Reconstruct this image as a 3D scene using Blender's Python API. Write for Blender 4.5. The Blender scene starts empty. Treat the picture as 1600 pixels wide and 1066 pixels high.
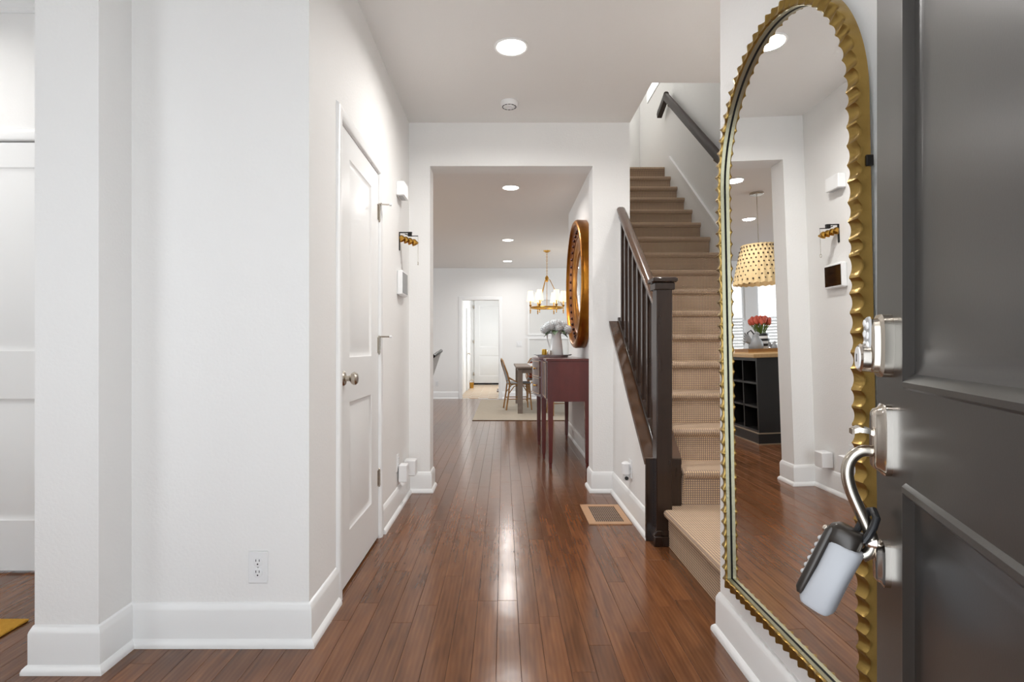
import bpy, bmesh, math, random
from mathutils import Vector, Matrix
random.seed(7)
S = bpy.context.scene
COL = S.collection
PI = math.pi
R = math.radians
F = 880.0; VX = 786.5; VY = 543.5; CH = 1.072      # focal length in pixels, vanishing point, camera height
H = 2.74

# ------------------------------------------------------------------ camera
cd = bpy.data.cameras.new('camera'); cam = bpy.data.objects.new('camera', cd); COL.objects.link(cam)
cam.location = (0, 0, CH); cam.rotation_euler = (PI/2, 0, 0)
cd.sensor_width = 36; cd.lens = 36*F/1600
cd.shift_x = (800-VX)/1600; cd.shift_y = (VY-533)/1600
cd.clip_start = 0.05; cd.clip_end = 100
S.camera = cam
# ------------------------------------------------------------------ world, exposure, daylight and fill
W = bpy.data.worlds.new('sky'); S.world = W; W.use_nodes = True
W.node_tree.nodes['Background'].inputs[0].default_value = (0.86, 0.93, 1.0, 1)
W.node_tree.nodes['Background'].inputs[1].default_value = 2.6
S.view_settings.view_transform = 'Standard'; S.view_settings.look = 'None'
S.view_settings.gamma = 1; S.view_settings.use_curve_mapping = False
S.view_settings.exposure = 0.58

def area(name, loc, rot, sx, sy, power, col=(1, 1, 1), spread=180):
    l = bpy.data.lights.new(name, 'AREA'); l.shape = 'RECTANGLE'; l.size = sx; l.size_y = sy
    l.energy = power; l.color = col; l.spread = R(spread)
    o = bpy.data.objects.new(name, l); COL.objects.link(o); o.location = loc; o.rotation_euler = rot
    return o
DAY = (0.93, 0.97, 1.0)
area('daylight_front_door', (-0.19, -0.16, 1.05), (PI/2, 0, 0), 0.9, 1.95, 4, DAY)
area('daylight_study_window', (-2.65, 0.035, 1.4), (PI/2, 0, 0), 0.86, 1.6, 4, DAY)
area('daylight_stair_window', (2.012, 7.215, 4.945), (0, PI/2, 0), 0.86, 1.28, 4.5, DAY)
area('kitchen_daylight_fill', (-5.9, 8.0, 1.5), (0, -R(72), 0), 1.7, 4.5, 104, (.84, .93, 1))  # unseen fill added at the left kitchen wall, which has no window
area('dining_daylight_fill', (4.4, 9.6, 1.45), (0, R(68), 0), 1.9, 3.2, 100, (.84, .93, 1))  # unseen fill added at the right dining wall; no window is built there
area('mudroom_fill', (0.44, 14.4, 1.5), (0, PI/2, 0), 1.2, 2.0, 24, DAY)  # unseen fill brightening the mudroom from its blank right wall

# ------------------------------------------------------------------ materials
def lin(c):
    return tuple(((v/255)/12.92 if v/255 <= .04045 else ((v/255+.055)/1.055)**2.4) for v in c) + (1,)
def new_mat(name):
    m = bpy.data.materials.new(name); m.use_nodes = True
    return m, m.node_tree.nodes, m.node_tree.links, m.node_tree.nodes['Principled BSDF']
def mat(name, rgb, rough=.5, metal=0, spec=.5, bump=None, var=None, emit=None, coat=0, sheen=0):
    m, N, L, P = new_mat(name)
    P.inputs['Base Color'].default_value = lin(rgb); P.inputs['Roughness'].default_value = rough
    P.inputs['Metallic'].default_value = metal; P.inputs['Specular IOR Level'].default_value = spec
    P.inputs['Coat Weight'].default_value = coat
    if coat: P.inputs['Coat Roughness'].default_value = .08
    if bump or var:
        tc = N.new('ShaderNodeTexCoord')
    if bump:
        sc, st, dist = bump
        n = N.new('ShaderNodeTexNoise'); n.inputs['Scale'].default_value = sc; n.inputs['Detail'].default_value = 3
        b = N.new('ShaderNodeBump'); b.inputs['Strength'].default_value = st; b.inputs['Distance'].default_value = dist
        L.new(tc.outputs['Object'], n.inputs['Vector']); L.new(n.outputs['Fac'], b.inputs['Height']); L.new(b.outputs['Normal'], P.inputs['Normal'])
    if var:
        sc, rgb2, stretch = var
        mp = N.new('ShaderNodeMapping'); mp.inputs['Scale'].default_value = stretch
        n2 = N.new('ShaderNodeTexNoise'); n2.inputs['Scale'].default_value = sc; n2.inputs['Detail'].default_value = 5
        mx = N.new('ShaderNodeMix'); mx.data_type = 'RGBA'
        mx.inputs[6].default_value = lin(rgb); mx.inputs[7].default_value = lin(rgb2)
        L.new(tc.outputs['Object'], mp.inputs['Vector']); L.new(mp.outputs['Vector'], n2.inputs['Vector'])
        L.new(n2.outputs['Fac'], mx.inputs[0]); L.new(mx.outputs[2], P.inputs['Base Color'])
    if emit:
        P.inputs['Emission Color'].default_value = lin(emit[0]); P.inputs['Emission Strength'].default_value = emit[1]
    return m

M = {}
M['wall'] = mat('wall_paint', (240, 239, 237), .62, spec=.25, bump=(95, .28, .004))
M['ceiling'] = mat('ceiling_paint', (238, 236, 233), .75, spec=.2, bump=(80, .2, .004))
M['trim'] = mat('trim_paint', (241, 241, 240), .32, spec=.45)
M['door'] = mat('door_paint', (236, 236, 235), .35, spec=.45)
M['dark'] = mat('dark_void', (14, 12, 11), .8)
M['espresso'] = mat('espresso_wood', (36, 25, 20), .14, spec=.5, var=(6, (50, 34, 26), (6, 6, .6)))
M['espresso_matte'] = mat('espresso_matte_wood', (38, 27, 22), .5, spec=.35, var=(6, (52, 36, 28), (6, .6, 6)))
M['rail'] = mat('rail_wood', (66, 44, 30), .2, spec=.55, var=(5, (86, 58, 36), (5, .6, 5)), coat=.5)
M['nickel'] = mat('satin_nickel', (190, 182, 170), .26, metal=1)
M['nickel_bright'] = mat('bright_nickel', (214, 206, 196), .16, metal=1)
M['brass'] = mat('brass', (196, 150, 70), .28, metal=1)
M['plastic'] = mat('white_plastic', (238, 238, 238), .35)
M['plastic_grey'] = mat('grey_plastic', (182, 183, 184), .4)
M['black'] = mat('black_plastic', (22, 22, 23), .35)
M['black_gloss'] = mat('black_screen', (10, 11, 13), .06, spec=.6)
M['iron'] = mat('black_iron', (30, 27, 25), .45, metal=.6)
M['gold_frame'] = mat('hammered_gold', (170, 142, 80), .32, metal=.9, var=(22, (132, 106, 56), (1, 1, 1)), bump=(140, .18, .003))
M['champagne'] = mat('champagne_metal', (168, 164, 140), .42, metal=.9, bump=(150, .3, .003))
M['gold_mirror'] = mat('antique_gilt', (186, 126, 34), .32, metal=.85, var=(9, (120, 62, 22), (1, 1, 1)), bump=(60, .15, .004))
M['gilt_dark'] = mat('dark_gilt', (96, 50, 24), .35, metal=.6, var=(14, (150, 90, 30), (1, 1, 1)))
M['bead'] = mat('dark_bead', (58, 24, 18), .3, metal=.3)
M['front_door'] = mat('charcoal_door_paint', (38, 36, 34), .31, spec=.75, bump=(300, .05, .001))
M['mahogany'] = mat('mahogany', (112, 42, 36), .26, spec=.5, var=(5, (74, 29, 26), (2, 2, .7)), coat=.4)
M['mahogany_front'] = mat('mahogany_front', (92, 50, 34), .3, var=(7, (68, 34, 25), (2, 2, 1)), coat=.3)
M['inlay'] = mat('inlay', (196, 168, 140), .4)
M['rattan'] = mat('rattan', (168, 124, 66), .4, var=(14, (128, 86, 42), (1, 1, 1)))
M['weave_grey'] = mat('woven_grey', (170, 170, 168), .6, bump=(220, .5, .004), var=(160, (110, 112, 114), (1, 1, 1)))
M['weave_white'] = mat('woven_white', (226, 226, 222), .6, bump=(220, .5, .004), var=(120, (150, 150, 150), (1, 1, 1)))
M['rust'] = mat('rust_cushion', (170, 78, 30), .8, var=(40, (120, 46, 22), (1, 1, 1)))
M['table'] = mat('grey_washed_wood', (140, 124, 112), .55, var=(8, (112, 98, 88), (6, 6, 1)))
M['rug'] = mat('rug_wool', (192, 180, 163), .95, spec=.1, var=(26, (168, 157, 142), (1, 3, 1)), bump=(240, .6, .006))
M['rug_edge'] = mat('rug_edge', (96, 74, 58), .9)
M['mat_yellow'] = mat('yellow_mat', (212, 162, 70), .95, spec=.1, var=(40, (186, 134, 50), (1, 1, 1)), bump=(160, .8, .01))
M['ceramic'] = mat('white_ceramic', (236, 237, 238), .18, spec=.5)
M['hydrangea'] = mat('hydrangea_petal', (232, 234, 234), .7, var=(30, (206, 212, 216), (1, 1, 1)))
M['leaf'] = mat('leaf_green', (44, 66, 38), .5, var=(20, (66, 90, 50), (1, 1, 1)))
M['silver_tray'] = mat('silver_tray', (168, 170, 172), .35, metal=.7)
M['amber'] = mat('amber_glass', (200, 160, 60), .15, metal=.4)
M['shade'] = mat('lamp_shade', (250, 240, 214), .8, emit=((255, 236, 204), .4))
M['daylight_glow'] = mat('pane_daylight_glow', (250, 250, 250), .3, emit=((255, 253, 248), 2.4))  # emission put into the pane colour in place of daylight behind it
M['pale_art'] = mat('pale_art', (226, 225, 221), .5, var=(3, (214, 214, 212), (1, 1, 1)))
M['light'] = mat('lamp_diffuser', (255, 250, 240), .5, emit=((255, 248, 238), 5))
M['tile_white'] = mat('tile_white', (226, 216, 200), .35)
M['tile_tan'] = mat('tile_tan', (192, 146, 88), .35)
M['black_cabinet'] = mat('black_cabinet', (22, 21, 21), .35, spec=.45, var=(8, (32, 31, 30), (1, 1, 1)))
M['cab_line'] = mat('worn_edge', (150, 132, 110), .5)
M['butcher'] = mat('butcher_block', (206, 172, 122), .35, var=(10, (184, 146, 98), (8, 1, 1)))
M['grey_ceramic'] = mat('grey_ceramic', (128, 132, 136), .4, var=(70, (160, 162, 164), (1, 1, 6)))
M['tulip'] = mat('tulip_petal', (196, 72, 58), .5, var=(30, (220, 118, 92), (1, 1, 1)))
M['stem'] = mat('tulip_stem', (104, 132, 52), .5)
M['lockbox'] = mat('lockbox_sleeve', (168, 169, 173), .5, spec=.4, bump=(400, .05, .001))
M['lock_face'] = mat('lockbox_face', (52, 47, 43), .3, metal=.3)
M['rubber'] = mat('rubber', (24, 24, 26), .5)
M['vent_wood'] = mat('vent_wood', (196, 156, 120), .45, var=(10, (180, 138, 102), (1, 6, 1)))
M['vent_metal'] = mat('vent_metal', (160, 134, 114), .5)

def mirror_mat():
    m, N, L, P = new_mat('mirror_silver')
    P.inputs['Base Color'].default_value = (.93, .935, .93, 1); P.inputs['Metallic'].default_value = 1; P.inputs['Roughness'].default_value = 0.0
    return m
M['mirror'] = mirror_mat()

def glass_mat():
    m = bpy.data.materials.new('window_glass'); m.use_nodes = True
    N, L = m.node_tree.nodes, m.node_tree.links
    for n in list(N):
        if n.type == 'BSDF_PRINCIPLED': N.remove(n)
    o = [n for n in N if n.type == 'OUTPUT_MATERIAL'][0]
    t = N.new('ShaderNodeBsdfTransparent'); g = N.new('ShaderNodeBsdfGlossy'); g.inputs['Roughness'].default_value = .02
    fr = N.new('ShaderNodeFresnel'); fr.inputs['IOR'].default_value = 1.45
    mx = N.new('ShaderNodeMixShader')
    L.new(fr.outputs[0], mx.inputs[0]); L.new(t.outputs[0], mx.inputs[1]); L.new(g.outputs[0], mx.inputs[2]); L.new(mx.outputs[0], o.inputs[0])
    return m
M['glass'] = glass_mat()

def floor_mat():
    m, N, L, P = new_mat('dark_walnut_floor')
    geo = N.new('ShaderNodeNewGeometry'); oi = N.new('ShaderNodeObjectInfo')
    ad = N.new('ShaderNodeMath'); ad.operation = 'ADD'
    L.new(oi.outputs['Random'], ad.inputs[0]); L.new(geo.outputs['Random Per Island'], ad.inputs[1])
    fr = N.new('ShaderNodeMath'); fr.operation = 'FRACT'; L.new(ad.outputs[0], fr.inputs[0])
    mul = N.new('ShaderNodeVectorMath'); mul.operation = 'MULTIPLY'; mul.inputs[1].default_value = (34, 3.2, 1)
    off = N.new('ShaderNodeCombineXYZ'); k = N.new('ShaderNodeMath'); k.operation = 'MULTIPLY'; k.inputs[1].default_value = 57
    L.new(fr.outputs[0], k.inputs[0]); L.new(k.outputs[0], off.inputs[2]); L.new(k.outputs[0], off.inputs[1])
    L.new(geo.outputs['Position'], mul.inputs[0])
    va = N.new('ShaderNodeVectorMath'); va.operation = 'ADD'; L.new(mul.outputs[0], va.inputs[0]); L.new(off.outputs[0], va.inputs[1])
    n = N.new('ShaderNodeTexNoise'); n.inputs['Scale'].default_value = 1.0; n.inputs['Detail'].default_value = 2.0; n.inputs['Distortion'].default_value = .35
    n.inputs['Roughness'].default_value = .62
    L.new(va.outputs[0], n.inputs['Vector'])
    wv = N.new('ShaderNodeTexWave'); wv.bands_direction = 'X'; wv.inputs['Scale'].default_value = .55; wv.inputs['Distortion'].default_value = 4
    wv.inputs['Detail'].default_value = 1.5; wv.inputs['Detail Scale'].default_value = .6
    L.new(va.outputs[0], wv.inputs['Vector'])
    r1 = N.new('ShaderNodeValToRGB')
    r1.color_ramp.elements[0].position = .12; r1.color_ramp.elements[0].color = lin((80, 48, 28))
    r1.color_ramp.elements[1].position = .92; r1.color_ramp.elements[1].color = lin((138, 90, 56))
    L.new(n.outputs['Fac'], r1.inputs[0])
    mx = N.new('ShaderNodeMix'); mx.data_type = 'RGBA'; mx.blend_type = 'MULTIPLY'
    wr = N.new('ShaderNodeMapRange'); wr.inputs['To Min'].default_value = .0; wr.inputs['To Max'].default_value = .3
    L.new(wv.outputs['Fac'], wr.inputs['Value']); L.new(wr.outputs[0], mx.inputs[0])
    L.new(r1.outputs[0], mx.inputs[6]); mx.inputs[7].default_value = (.55, .45, .4, 1)
    hsv = N.new('ShaderNodeHueSaturation'); mr = N.new('ShaderNodeMapRange')
    mr.inputs['To Min'].default_value = .8; mr.inputs['To Max'].default_value = 1.18
    L.new(fr.outputs[0], mr.inputs['Value']); L.new(mr.outputs[0], hsv.inputs['Value'])
    L.new(mx.outputs[2], hsv.inputs['Color']); L.new(hsv.outputs[0], P.inputs['Base Color'])
    P.inputs['Roughness'].default_value = .175; P.inputs['Specular IOR Level'].default_value = .5
    n2 = N.new('ShaderNodeTexNoise'); n2.inputs['Scale'].default_value = 9; n2.inputs['Detail'].default_value = 2
    L.new(geo.outputs['Position'], n2.inputs['Vector'])
    b = N.new('ShaderNodeBump'); b.inputs['Strength'].default_value = .09; b.inputs['Distance'].default_value = .01
    L.new(n2.outputs['Fac'], b.inputs['Height']); L.new(b.outputs[0], P.inputs['Normal'])
    return m
M['floor'] = floor_mat()

def carpet_mat():
    # loop-pile stair carpet: a grid of small tufts, tan with a grey-mauve weft
    m, N, L, P = new_mat('loop_carpet')
    geo = N.new('ShaderNodeNewGeometry')
    sx = N.new('ShaderNodeSeparateXYZ'); L.new(geo.outputs['Position'], sx.inputs[0])
    def tri(src, per):
        a = N.new('ShaderNodeMath'); a.operation = 'MULTIPLY'; a.inputs[1].default_value = 2*PI/per; L.new(src, a.inputs[0])
        s = N.new('ShaderNodeMath'); s.operation = 'SINE'; L.new(a.outputs[0], s.inputs[0])
        q = N.new('ShaderNodeMapRange'); q.inputs['From Min'].default_value = -1; L.new(s.outputs[0], q.inputs['Value'])
        return q.outputs[0]
    nn = N.new('ShaderNodeSeparateXYZ'); L.new(geo.outputs['True Normal'], nn.inputs[0])
    def pick(comp, a, b_):
        ab = N.new('ShaderNodeMath'); ab.operation = 'ABSOLUTE'; L.new(comp, ab.inputs[0])
        gt = N.new('ShaderNodeMath'); gt.operation = 'GREATER_THAN'; gt.inputs[1].default_value = .72; L.new(ab.outputs[0], gt.inputs[0])
        mi = N.new('ShaderNodeMix'); L.new(gt.outputs[0], mi.inputs[0]); L.new(a, mi.inputs[2]); L.new(b_, mi.inputs[3])
        return mi.outputs[0]
    t1 = tri(pick(nn.outputs['X'], sx.outputs['X'], sx.outputs['Y']), .0125); t2 = tri(pick(nn.outputs['Z'], sx.outputs['Z'], sx.outputs['Y']), .0125)
    mu = N.new('ShaderNodeMath'); mu.operation = 'MULTIPLY'; L.new(t1, mu.inputs[0]); L.new(t2, mu.inputs[1])
    rp = N.new('ShaderNodeValToRGB')
    rp.color_ramp.elements[0].position = .02; rp.color_ramp.elements[0].color = lin((146, 126, 116))
    rp.color_ramp.elements[1].position = .55; rp.color_ramp.elements[1].color = lin((226, 196, 158))
    L.new(mu.outputs[0], rp.inputs[0]); L.new(rp.outputs[0], P.inputs['Base Color'])
    b = N.new('ShaderNodeBump'); b.inputs['Strength'].default_value = .7; b.inputs['Distance'].default_value = .004
    L.new(mu.outputs[0], b.inputs['Height']); L.new(b.outputs[0], P.inputs['Normal'])
    P.inputs['Roughness'].default_value = .95; P.inputs['Specular IOR Level'].default_value = .1
    return m
M['carpet'] = carpet_mat()

def dotted_shade_mat():
    m, N, L, P = new_mat('dotted_fabric')
    P.inputs['Base Color'].default_value = lin((216, 190, 144)); P.inputs['Roughness'].default_value = .85
    P.inputs['Emission Color'].default_value = lin((240, 206, 146)); P.inputs['Emission Strength'].default_value = .06
    return m
M['dot_shade'] = dotted_shade_mat()
M['dot'] = mat('shade_dot', (58, 42, 30), .8)

def brick_mat():
    m, N, L, P = new_mat('pale_brick')
    tc = N.new('ShaderNodeTexCoord'); mp = N.new('ShaderNodeMapping'); mp.inputs['Rotation'].default_value = (PI/2, 0, 0)
    br = N.new('ShaderNodeTexBrick'); br.inputs['Scale'].default_value = 4.5
    br.inputs['Color1'].default_value = lin((226, 224, 220)); br.inputs['Color2'].default_value = lin((196, 192, 188)); br.inputs['Mortar'].default_value = lin((150, 148, 146))
    L.new(tc.outputs['Object'], mp.inputs[0]); L.new(mp.outputs[0], br.inputs[0]); L.new(br.outputs[0], P.inputs['Base Color'])
    P.inputs['Roughness'].default_value = .9
    return m
M['brick'] = brick_mat()

# ------------------------------------------------------------------ mesh builder
WL = {}
class MB:
    def __init__(s): s.v = []; s.f = []; s.m = []; s.cm = 0
    def add(s, vs, fs):
        k = len(s.v); s.v += [Vector(p) for p in vs]
        for f in fs: s.f.append([i+k for i in f]); s.m.append(s.cm)
        return s
    def box(s, x0, x1, y0, y1, z0, z1):
        return s.add([(x0,y0,z0),(x1,y0,z0),(x1,y1,z0),(x0,y1,z0),(x0,y0,z1),(x1,y0,z1),(x1,y1,z1),(x0,y1,z1)],
                     [(0,3,2,1),(4,5,6,7),(0,1,5,4),(1,2,6,5),(2,3,7,6),(3,0,4,7)])
    def cbox(s, x0, x1, y0, y1, z0, z1, c):
        # box with chamfered vertical and top/bottom edges (stacked rings)
        def ring(i, z): return [(x0+i+c,y0+i,z),(x1-i-c,y0+i,z),(x1-i,y0+i+c,z),(x1-i,y1-i-c,z),(x1-i-c,y1-i,z),(x0+i+c,y1-i,z),(x0+i,y1-i-c,z),(x0+i,y0+i+c,z)]
        return s.loft([ring(c,z0),ring(0,z0+c),ring(0,z1-c),ring(c,z1)], True)
    def loft(s, rings, cap=True, closed=False):
        n = len(rings[0]); vs = [p for r in rings for p in r]; fs = []
        m = len(rings)
        for i in range(m if closed else m-1):
            a = i*n; b = ((i+1) % m)*n
            for j in range(n):
                k = (j+1) % n; fs.append((a+j, a+k, b+k, b+j))
        if cap and not closed:
            fs.append(tuple(reversed(range(n)))); fs.append(tuple((m-1)*n+j for j in range(n)))
        return s.add(vs, fs)
    def prism(s, poly, axis, a0, a1):
        def P(p, a):
            if axis == 'x': return (a, p[0], p[1])
            if axis == 'y': return (p[0], a, p[1])
            return (p[0], p[1], a)
        return s.loft([[P(p, a0) for p in poly], [P(p, a1) for p in poly]], True)
    def lathe(s, prof, c=(0,0,0), axis='z', n=24, cap=True):
        rings = []
        for r, h in prof:
            ring = []
            for k in range(n):
                a = 2*PI*k/n; u, v = r*math.cos(a), r*math.sin(a)
                p = (u, v, h) if axis == 'z' else ((h, u, v) if axis == 'x' else (v, h, u))
                ring.append((p[0]+c[0], p[1]+c[1], p[2]+c[2]))
            rings.append(ring)
        return s.loft(rings, cap)
    def tube(s, pts, r, n=8, closed=False, cap=True, flat=None):
        pts = [Vector(p) for p in pts]; m = len(pts); rings = []; prev = None
        rr = r if isinstance(r, (list, tuple)) else [r]*m
        for i, p in enumerate(pts):
            a = pts[(i-1) % m] if (closed or i > 0) else p; b = pts[(i+1) % m] if (closed or i < m-1) else p
            t = (b-a).normalized()
            if prev is None:
                ref = Vector((0,0,1)) if abs(t.z) < .9 else Vector((1,0,0))
                u = t.cross(ref).normalized()
            else:
                u = (prev - t*prev.dot(t)).normalized()
            w = t.cross(u); prev = u
            fl = flat or 1
            rings.append([p + u*math.cos(2*PI*k/n)*rr[i] + w*math.sin(2*PI*k/n)*rr[i]*fl for k in range(n)])
        return s.loft(rings, cap, closed)
    def sphere(s, c, r, n=12, m=8, sc=(1,1,1)):
        rings = []
        for i in range(m+1):
            th = PI*i/m; rad = max(math.sin(th), .02)
            rings.append([(c[0]+r*sc[0]*rad*math.cos(2*PI*k/n), c[1]+r*sc[1]*rad*math.sin(2*PI*k/n), c[2]-r*sc[2]*math.cos(th)) for k in range(n)])
        return s.loft(rings, True)
    def xf(s, mtx):
        s.v = [mtx @ p for p in s.v]; return s
    def data(s, name, mats, smooth=True, angle=35, origin=None):
        me = bpy.data.meshes.new(name)
        o = origin if origin is not None else Vector((0,0,0))
        me.from_pydata([p-o for p in s.v], [], s.f); 
        for mt in (mats if isinstance(mats, (list, tuple)) else [mats]): me.materials.append(M[mt] if isinstance(mt, str) else mt)
        if any(s.m):
            me.polygons.foreach_set('material_index', s.m)
        bm = bmesh.new(); bm.from_mesh(me); bmesh.ops.recalc_face_normals(bm, faces=bm.faces); bm.to_mesh(me); bm.free()
        if smooth:
            me.polygons.foreach_set('use_smooth', [True]*len(me.polygons)); me.set_sharp_from_angle(angle=R(angle))
        me.update()
        return me
    def build(s, name, mats, parent=None, smooth=True, bevel=0, angle=35):
        xs = [p.x for p in s.v]; ys = [p.y for p in s.v]; zs = [p.z for p in s.v]
        o = Vector(((min(xs)+max(xs))/2, (min(ys)+max(ys))/2, min(zs)))
        ob = bpy.data.objects.new(name, s.data(name, mats, smooth, angle, o)); COL.objects.link(ob)
        WL[ob] = o
        if parent is not None:
            ob.parent = parent; ob.location = o - WL[parent]
        else: ob.location = o
        if bevel:
            b = ob.modifiers.new('bevel', 'BEVEL'); b.width = bevel; b.segments = 2; b.limit_method = 'ANGLE'; b.angle_limit = R(40)
        return ob

def tag(o, label=None, cat=None, group=None, kind=None):
    if label: o['label'] = label
    if cat: o['category'] = cat
    if group: o['group'] = group
    if kind: o['kind'] = kind
    return o
def thing(name, loc, label, cat, group=None, rotz=0, local=False):
    o = bpy.data.objects.new(name, None); COL.objects.link(o); o.location = loc; o.rotation_euler = (0, 0, rotz)
    o.empty_display_size = .05
    WL[o] = Vector((0,0,0)) if local else Vector(loc)
    return tag(o, label, cat, group)
def struct(o, label=None):
    o['kind'] = 'structure'
    if label: o['label'] = label
    return o
def share(name, src, parent, loc, rot=(0,0,0), scale=(1,1,1)):
    ob = bpy.data.objects.new(name, src); COL.objects.link(ob); ob.parent = parent; ob.location = loc; ob.rotation_euler = rot; ob.scale = scale
    WL[ob] = Vector(loc)
    return ob
def arc(c, r, a0, a1, n, plane='xz', y=0):
    out = []
    for i in range(n+1):
        a = a0+(a1-a0)*i/n; u, v = c[0]+r*math.cos(a), c[1]+r*math.sin(a)
        out.append((u, y, v) if plane == 'xz' else ((y, u, v) if plane == 'yz' else (u, v, y)))
    return out

# ================================================================== SETTING
# ---- floor and planks
WB = .083
floor = struct(MB().box(-6.0, 4.5, -.12, 11.92, -.16, -.012).build('floor', 'dark', smooth=False), 'dark brown hardwood plank floor')
LENS = [.45, .6, .75, .9, 1.05, 1.3]
def plank_mesh(mb, L, cx=0, cy=0):
    w = WB/2-.0004; l = L/2-.0005; c = .0009
    def ring(i, z): return [(cx-w+i,cy-l+i,z),(cx+w-i,cy-l+i,z),(cx+w-i,cy+l-i,z),(cx-w+i,cy+l-i,z)]
    return mb.loft([ring(0,-.012), ring(0,-c), ring(c,0)], True)
PM = [plank_mesh(MB(), L).data('plank', 'floor', smooth=False) for L in LENS]
cells = []
rnd = random.Random(3)
# zones of floor: (x0,x1,y0,y1)
x = -6.0 + WB/2
while x < 4.5:
    y = -.12 - rnd.random()*1.0
    while y < 11.92:
        k = rnd.randrange(len(LENS)); L = LENS[k]
        cells.append((x, y+L/2, k)); y += L
    x += WB
def plank_ok(x, y, L):
    y0, y1 = y-L/2, y+L/2
    if y1 < -.12 or y0 > 11.9: return False
    return True
def plank_rank(x, y):
    # distance from the camera; planks that the picture cannot show come last
    if y > .85 and abs(x) < .84 and y < 4.3: return y
    if 1.6 < y < 3.0 and -2.5 < x < -1.4: return y
    if 4.1 < y < 11.8 and -.124*y-.1 < x < .15*y+.08 and x < .83: return y
    if 4.3 < y < 8.5 and -1.3 < x < -.5: return y+3
    if -.1 < y < 2.2 and -1.6 < x < .84: return 60+y
    return 99
ranked = sorted([(plank_rank(a, b), a, b, k) for a, b, k in cells if plank_ok(a, b, LENS[k])])
stuff = MB()
for i, (d, a, b, k) in enumerate(ranked):
    y0, y1 = b-LENS[k]/2, b+LENS[k]/2
    if i < 296 and d < 50 and y0 > -.12 and y1 < 11.9:
        share('plank', PM[k], floor, (a-WL[floor].x, b-WL[floor].y, -WL[floor].z))
    else:
        y0 = max(y0, -.12); y1 = min(y1, 11.9)
        if y1-y0 > .02: plank_mesh(stuff, y1-y0, a, (y0+y1)/2)
pf = stuff.build('plank_field', 'floor', floor, smooth=False); pf['kind'] = 'stuff'

# ---- walls
def walls(name, boxes, m='wall', label=None):
    b = MB()
    for bx in boxes: b.box(*bx)
    return struct(b.build(name, m, smooth=False), label)
DY0, DY1, DZ = 2.415, 3.17, 2.05
walls('wall_left', [(-.82,-.70,2.03,DY0,0,H), (-.82,-.70,DY1,4.175,0,H), (-.82,-.70,DY0,DY1,DZ,H)], label='white textured wall holding the closet door')
walls('wall_entry', [(-1.345,-.82,2.03,2.15,0,H), (-.821,-.7005,2.0301,2.15,0,H)], label='white textured wall facing the front door')
walls('wall_stub', [(-1.552,-1.34,1.865,2.80,0,H)], label='white wall end beside the study')
SX0, SX1 = -2.83, -2.02
walls('wall_study', [(-4.3,SX0,2.675,2.80,0,H), (SX1,-1.552,2.675,2.80,0,H), (SX0,SX1,2.675,2.80,2.055,H)], label='white study wall with a panel door')
walls('wall_study_side', [(-4.42,-4.3,-.12,2.80,0,H)])
walls('wall_front', [(-4.42,-3.1,-.12,.02,0,H), (-3.1,-2.2,-.12,.02,0,.55), (-3.1,-2.2,-.12,.02,2.25,H), (-2.2,-.66,-.12,.02,0,H), (-.66,.285,-.12,.02,2.07,H), (.285,2.14,-.12,.02,0,H)], label='front wall with the open doorway')
walls('wall_right', [(.815,.94,.02,2.116,0,H)], label='white wall holding the arched mirror')
walls('wall_landing', [(.94,2.02,2.0,2.116,0,H)])
walls('wall_stair', [(2.02,2.14,1.99,6.55,0,5.7), (2.02,2.14,6.55,7.88,0,4.49), (2.02,2.14,6.55,7.88,5.4,5.7), (2.02,2.14,7.88,8.45,0,5.7)], label='white wall beside the stairs with handrail')
walls('wall_stair_left', [(.815,.937,4.36,7.03,0,5.7), (.82,.937,3.43,4.36,H+.005,5.7), (.82,.937,7.03,8.45,H+.01,5.7)])
walls('wall_upstairs', [(.82,2.02,8.33,8.45,2.9,5.7), (.937,2.02,3.43,3.5455,H+.01,5.7)])
walls('wall_opening', [(-.82,-.543,4.173,4.36,0,H), (.6615,.9368,4.173,4.36,0,H), (-.543,.6615,4.173,4.36,2.419,H)], label='white wall with wide cased opening to the dining room')
walls('wall_kitchen_front', [(-6.0,-.82,4.2,4.36,0,H)])
walls('wall_kitchen_side', [(-6.12,-6.0,4.2,11.92,0,H)])
walls('wall_dining_front', [(.937,4.5,6.91,7.03,0,H)])
walls('wall_dining_side', [(4.5,4.62,6.91,11.92,0,H)])
# far wall with doorway and two kitchen windows
MX0, MX1, MZ = -.865, -.10, 2.07
KW = [(-3.52,-2.75), (-4.62,-3.76)]
walls('wall_far', [(-6.0,-4.62,11.8,11.92,0,H), (-4.62,-3.76,11.8,11.92,0,.75), (-4.62,-3.76,11.8,11.92,2.3,H), (-3.76,-3.52,11.8,11.92,0,H),
                   (-3.52,-2.75,11.8,11.92,0,.75), (-3.52,-2.75,11.8,11.92,2.3,H), (-2.75,MX0,11.8,11.92,0,H), (MX0,MX1,11.8,11.92,MZ,H), (MX1,4.5,11.8,11.92,0,H)], label='far white wall with mudroom doorway and kitchen windows')
walls('wall_mudroom', [(-1.05,-.93,11.92,16.52,0,H), (.5,.62,11.92,16.52,0,H), (-1.05,.62,16.4,16.52,0,H)])
walls('ceiling', [(-4.42,.937,-.12,4.3,H,H+.16), (.937,2.14,-.12,3.546,H,H+.16), (-6.12,.94,4.3,11.92,H,H+.16), (.94,4.62,6.95,11.92,H,H+.16), (-1.05,.62,11.92,16.52,H,H+.16)], 'ceiling', 'white ceiling')
walls('ceiling_upstairs', [(.82,2.14,3.43,8.45,5.7,5.82)], 'ceiling')
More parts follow.
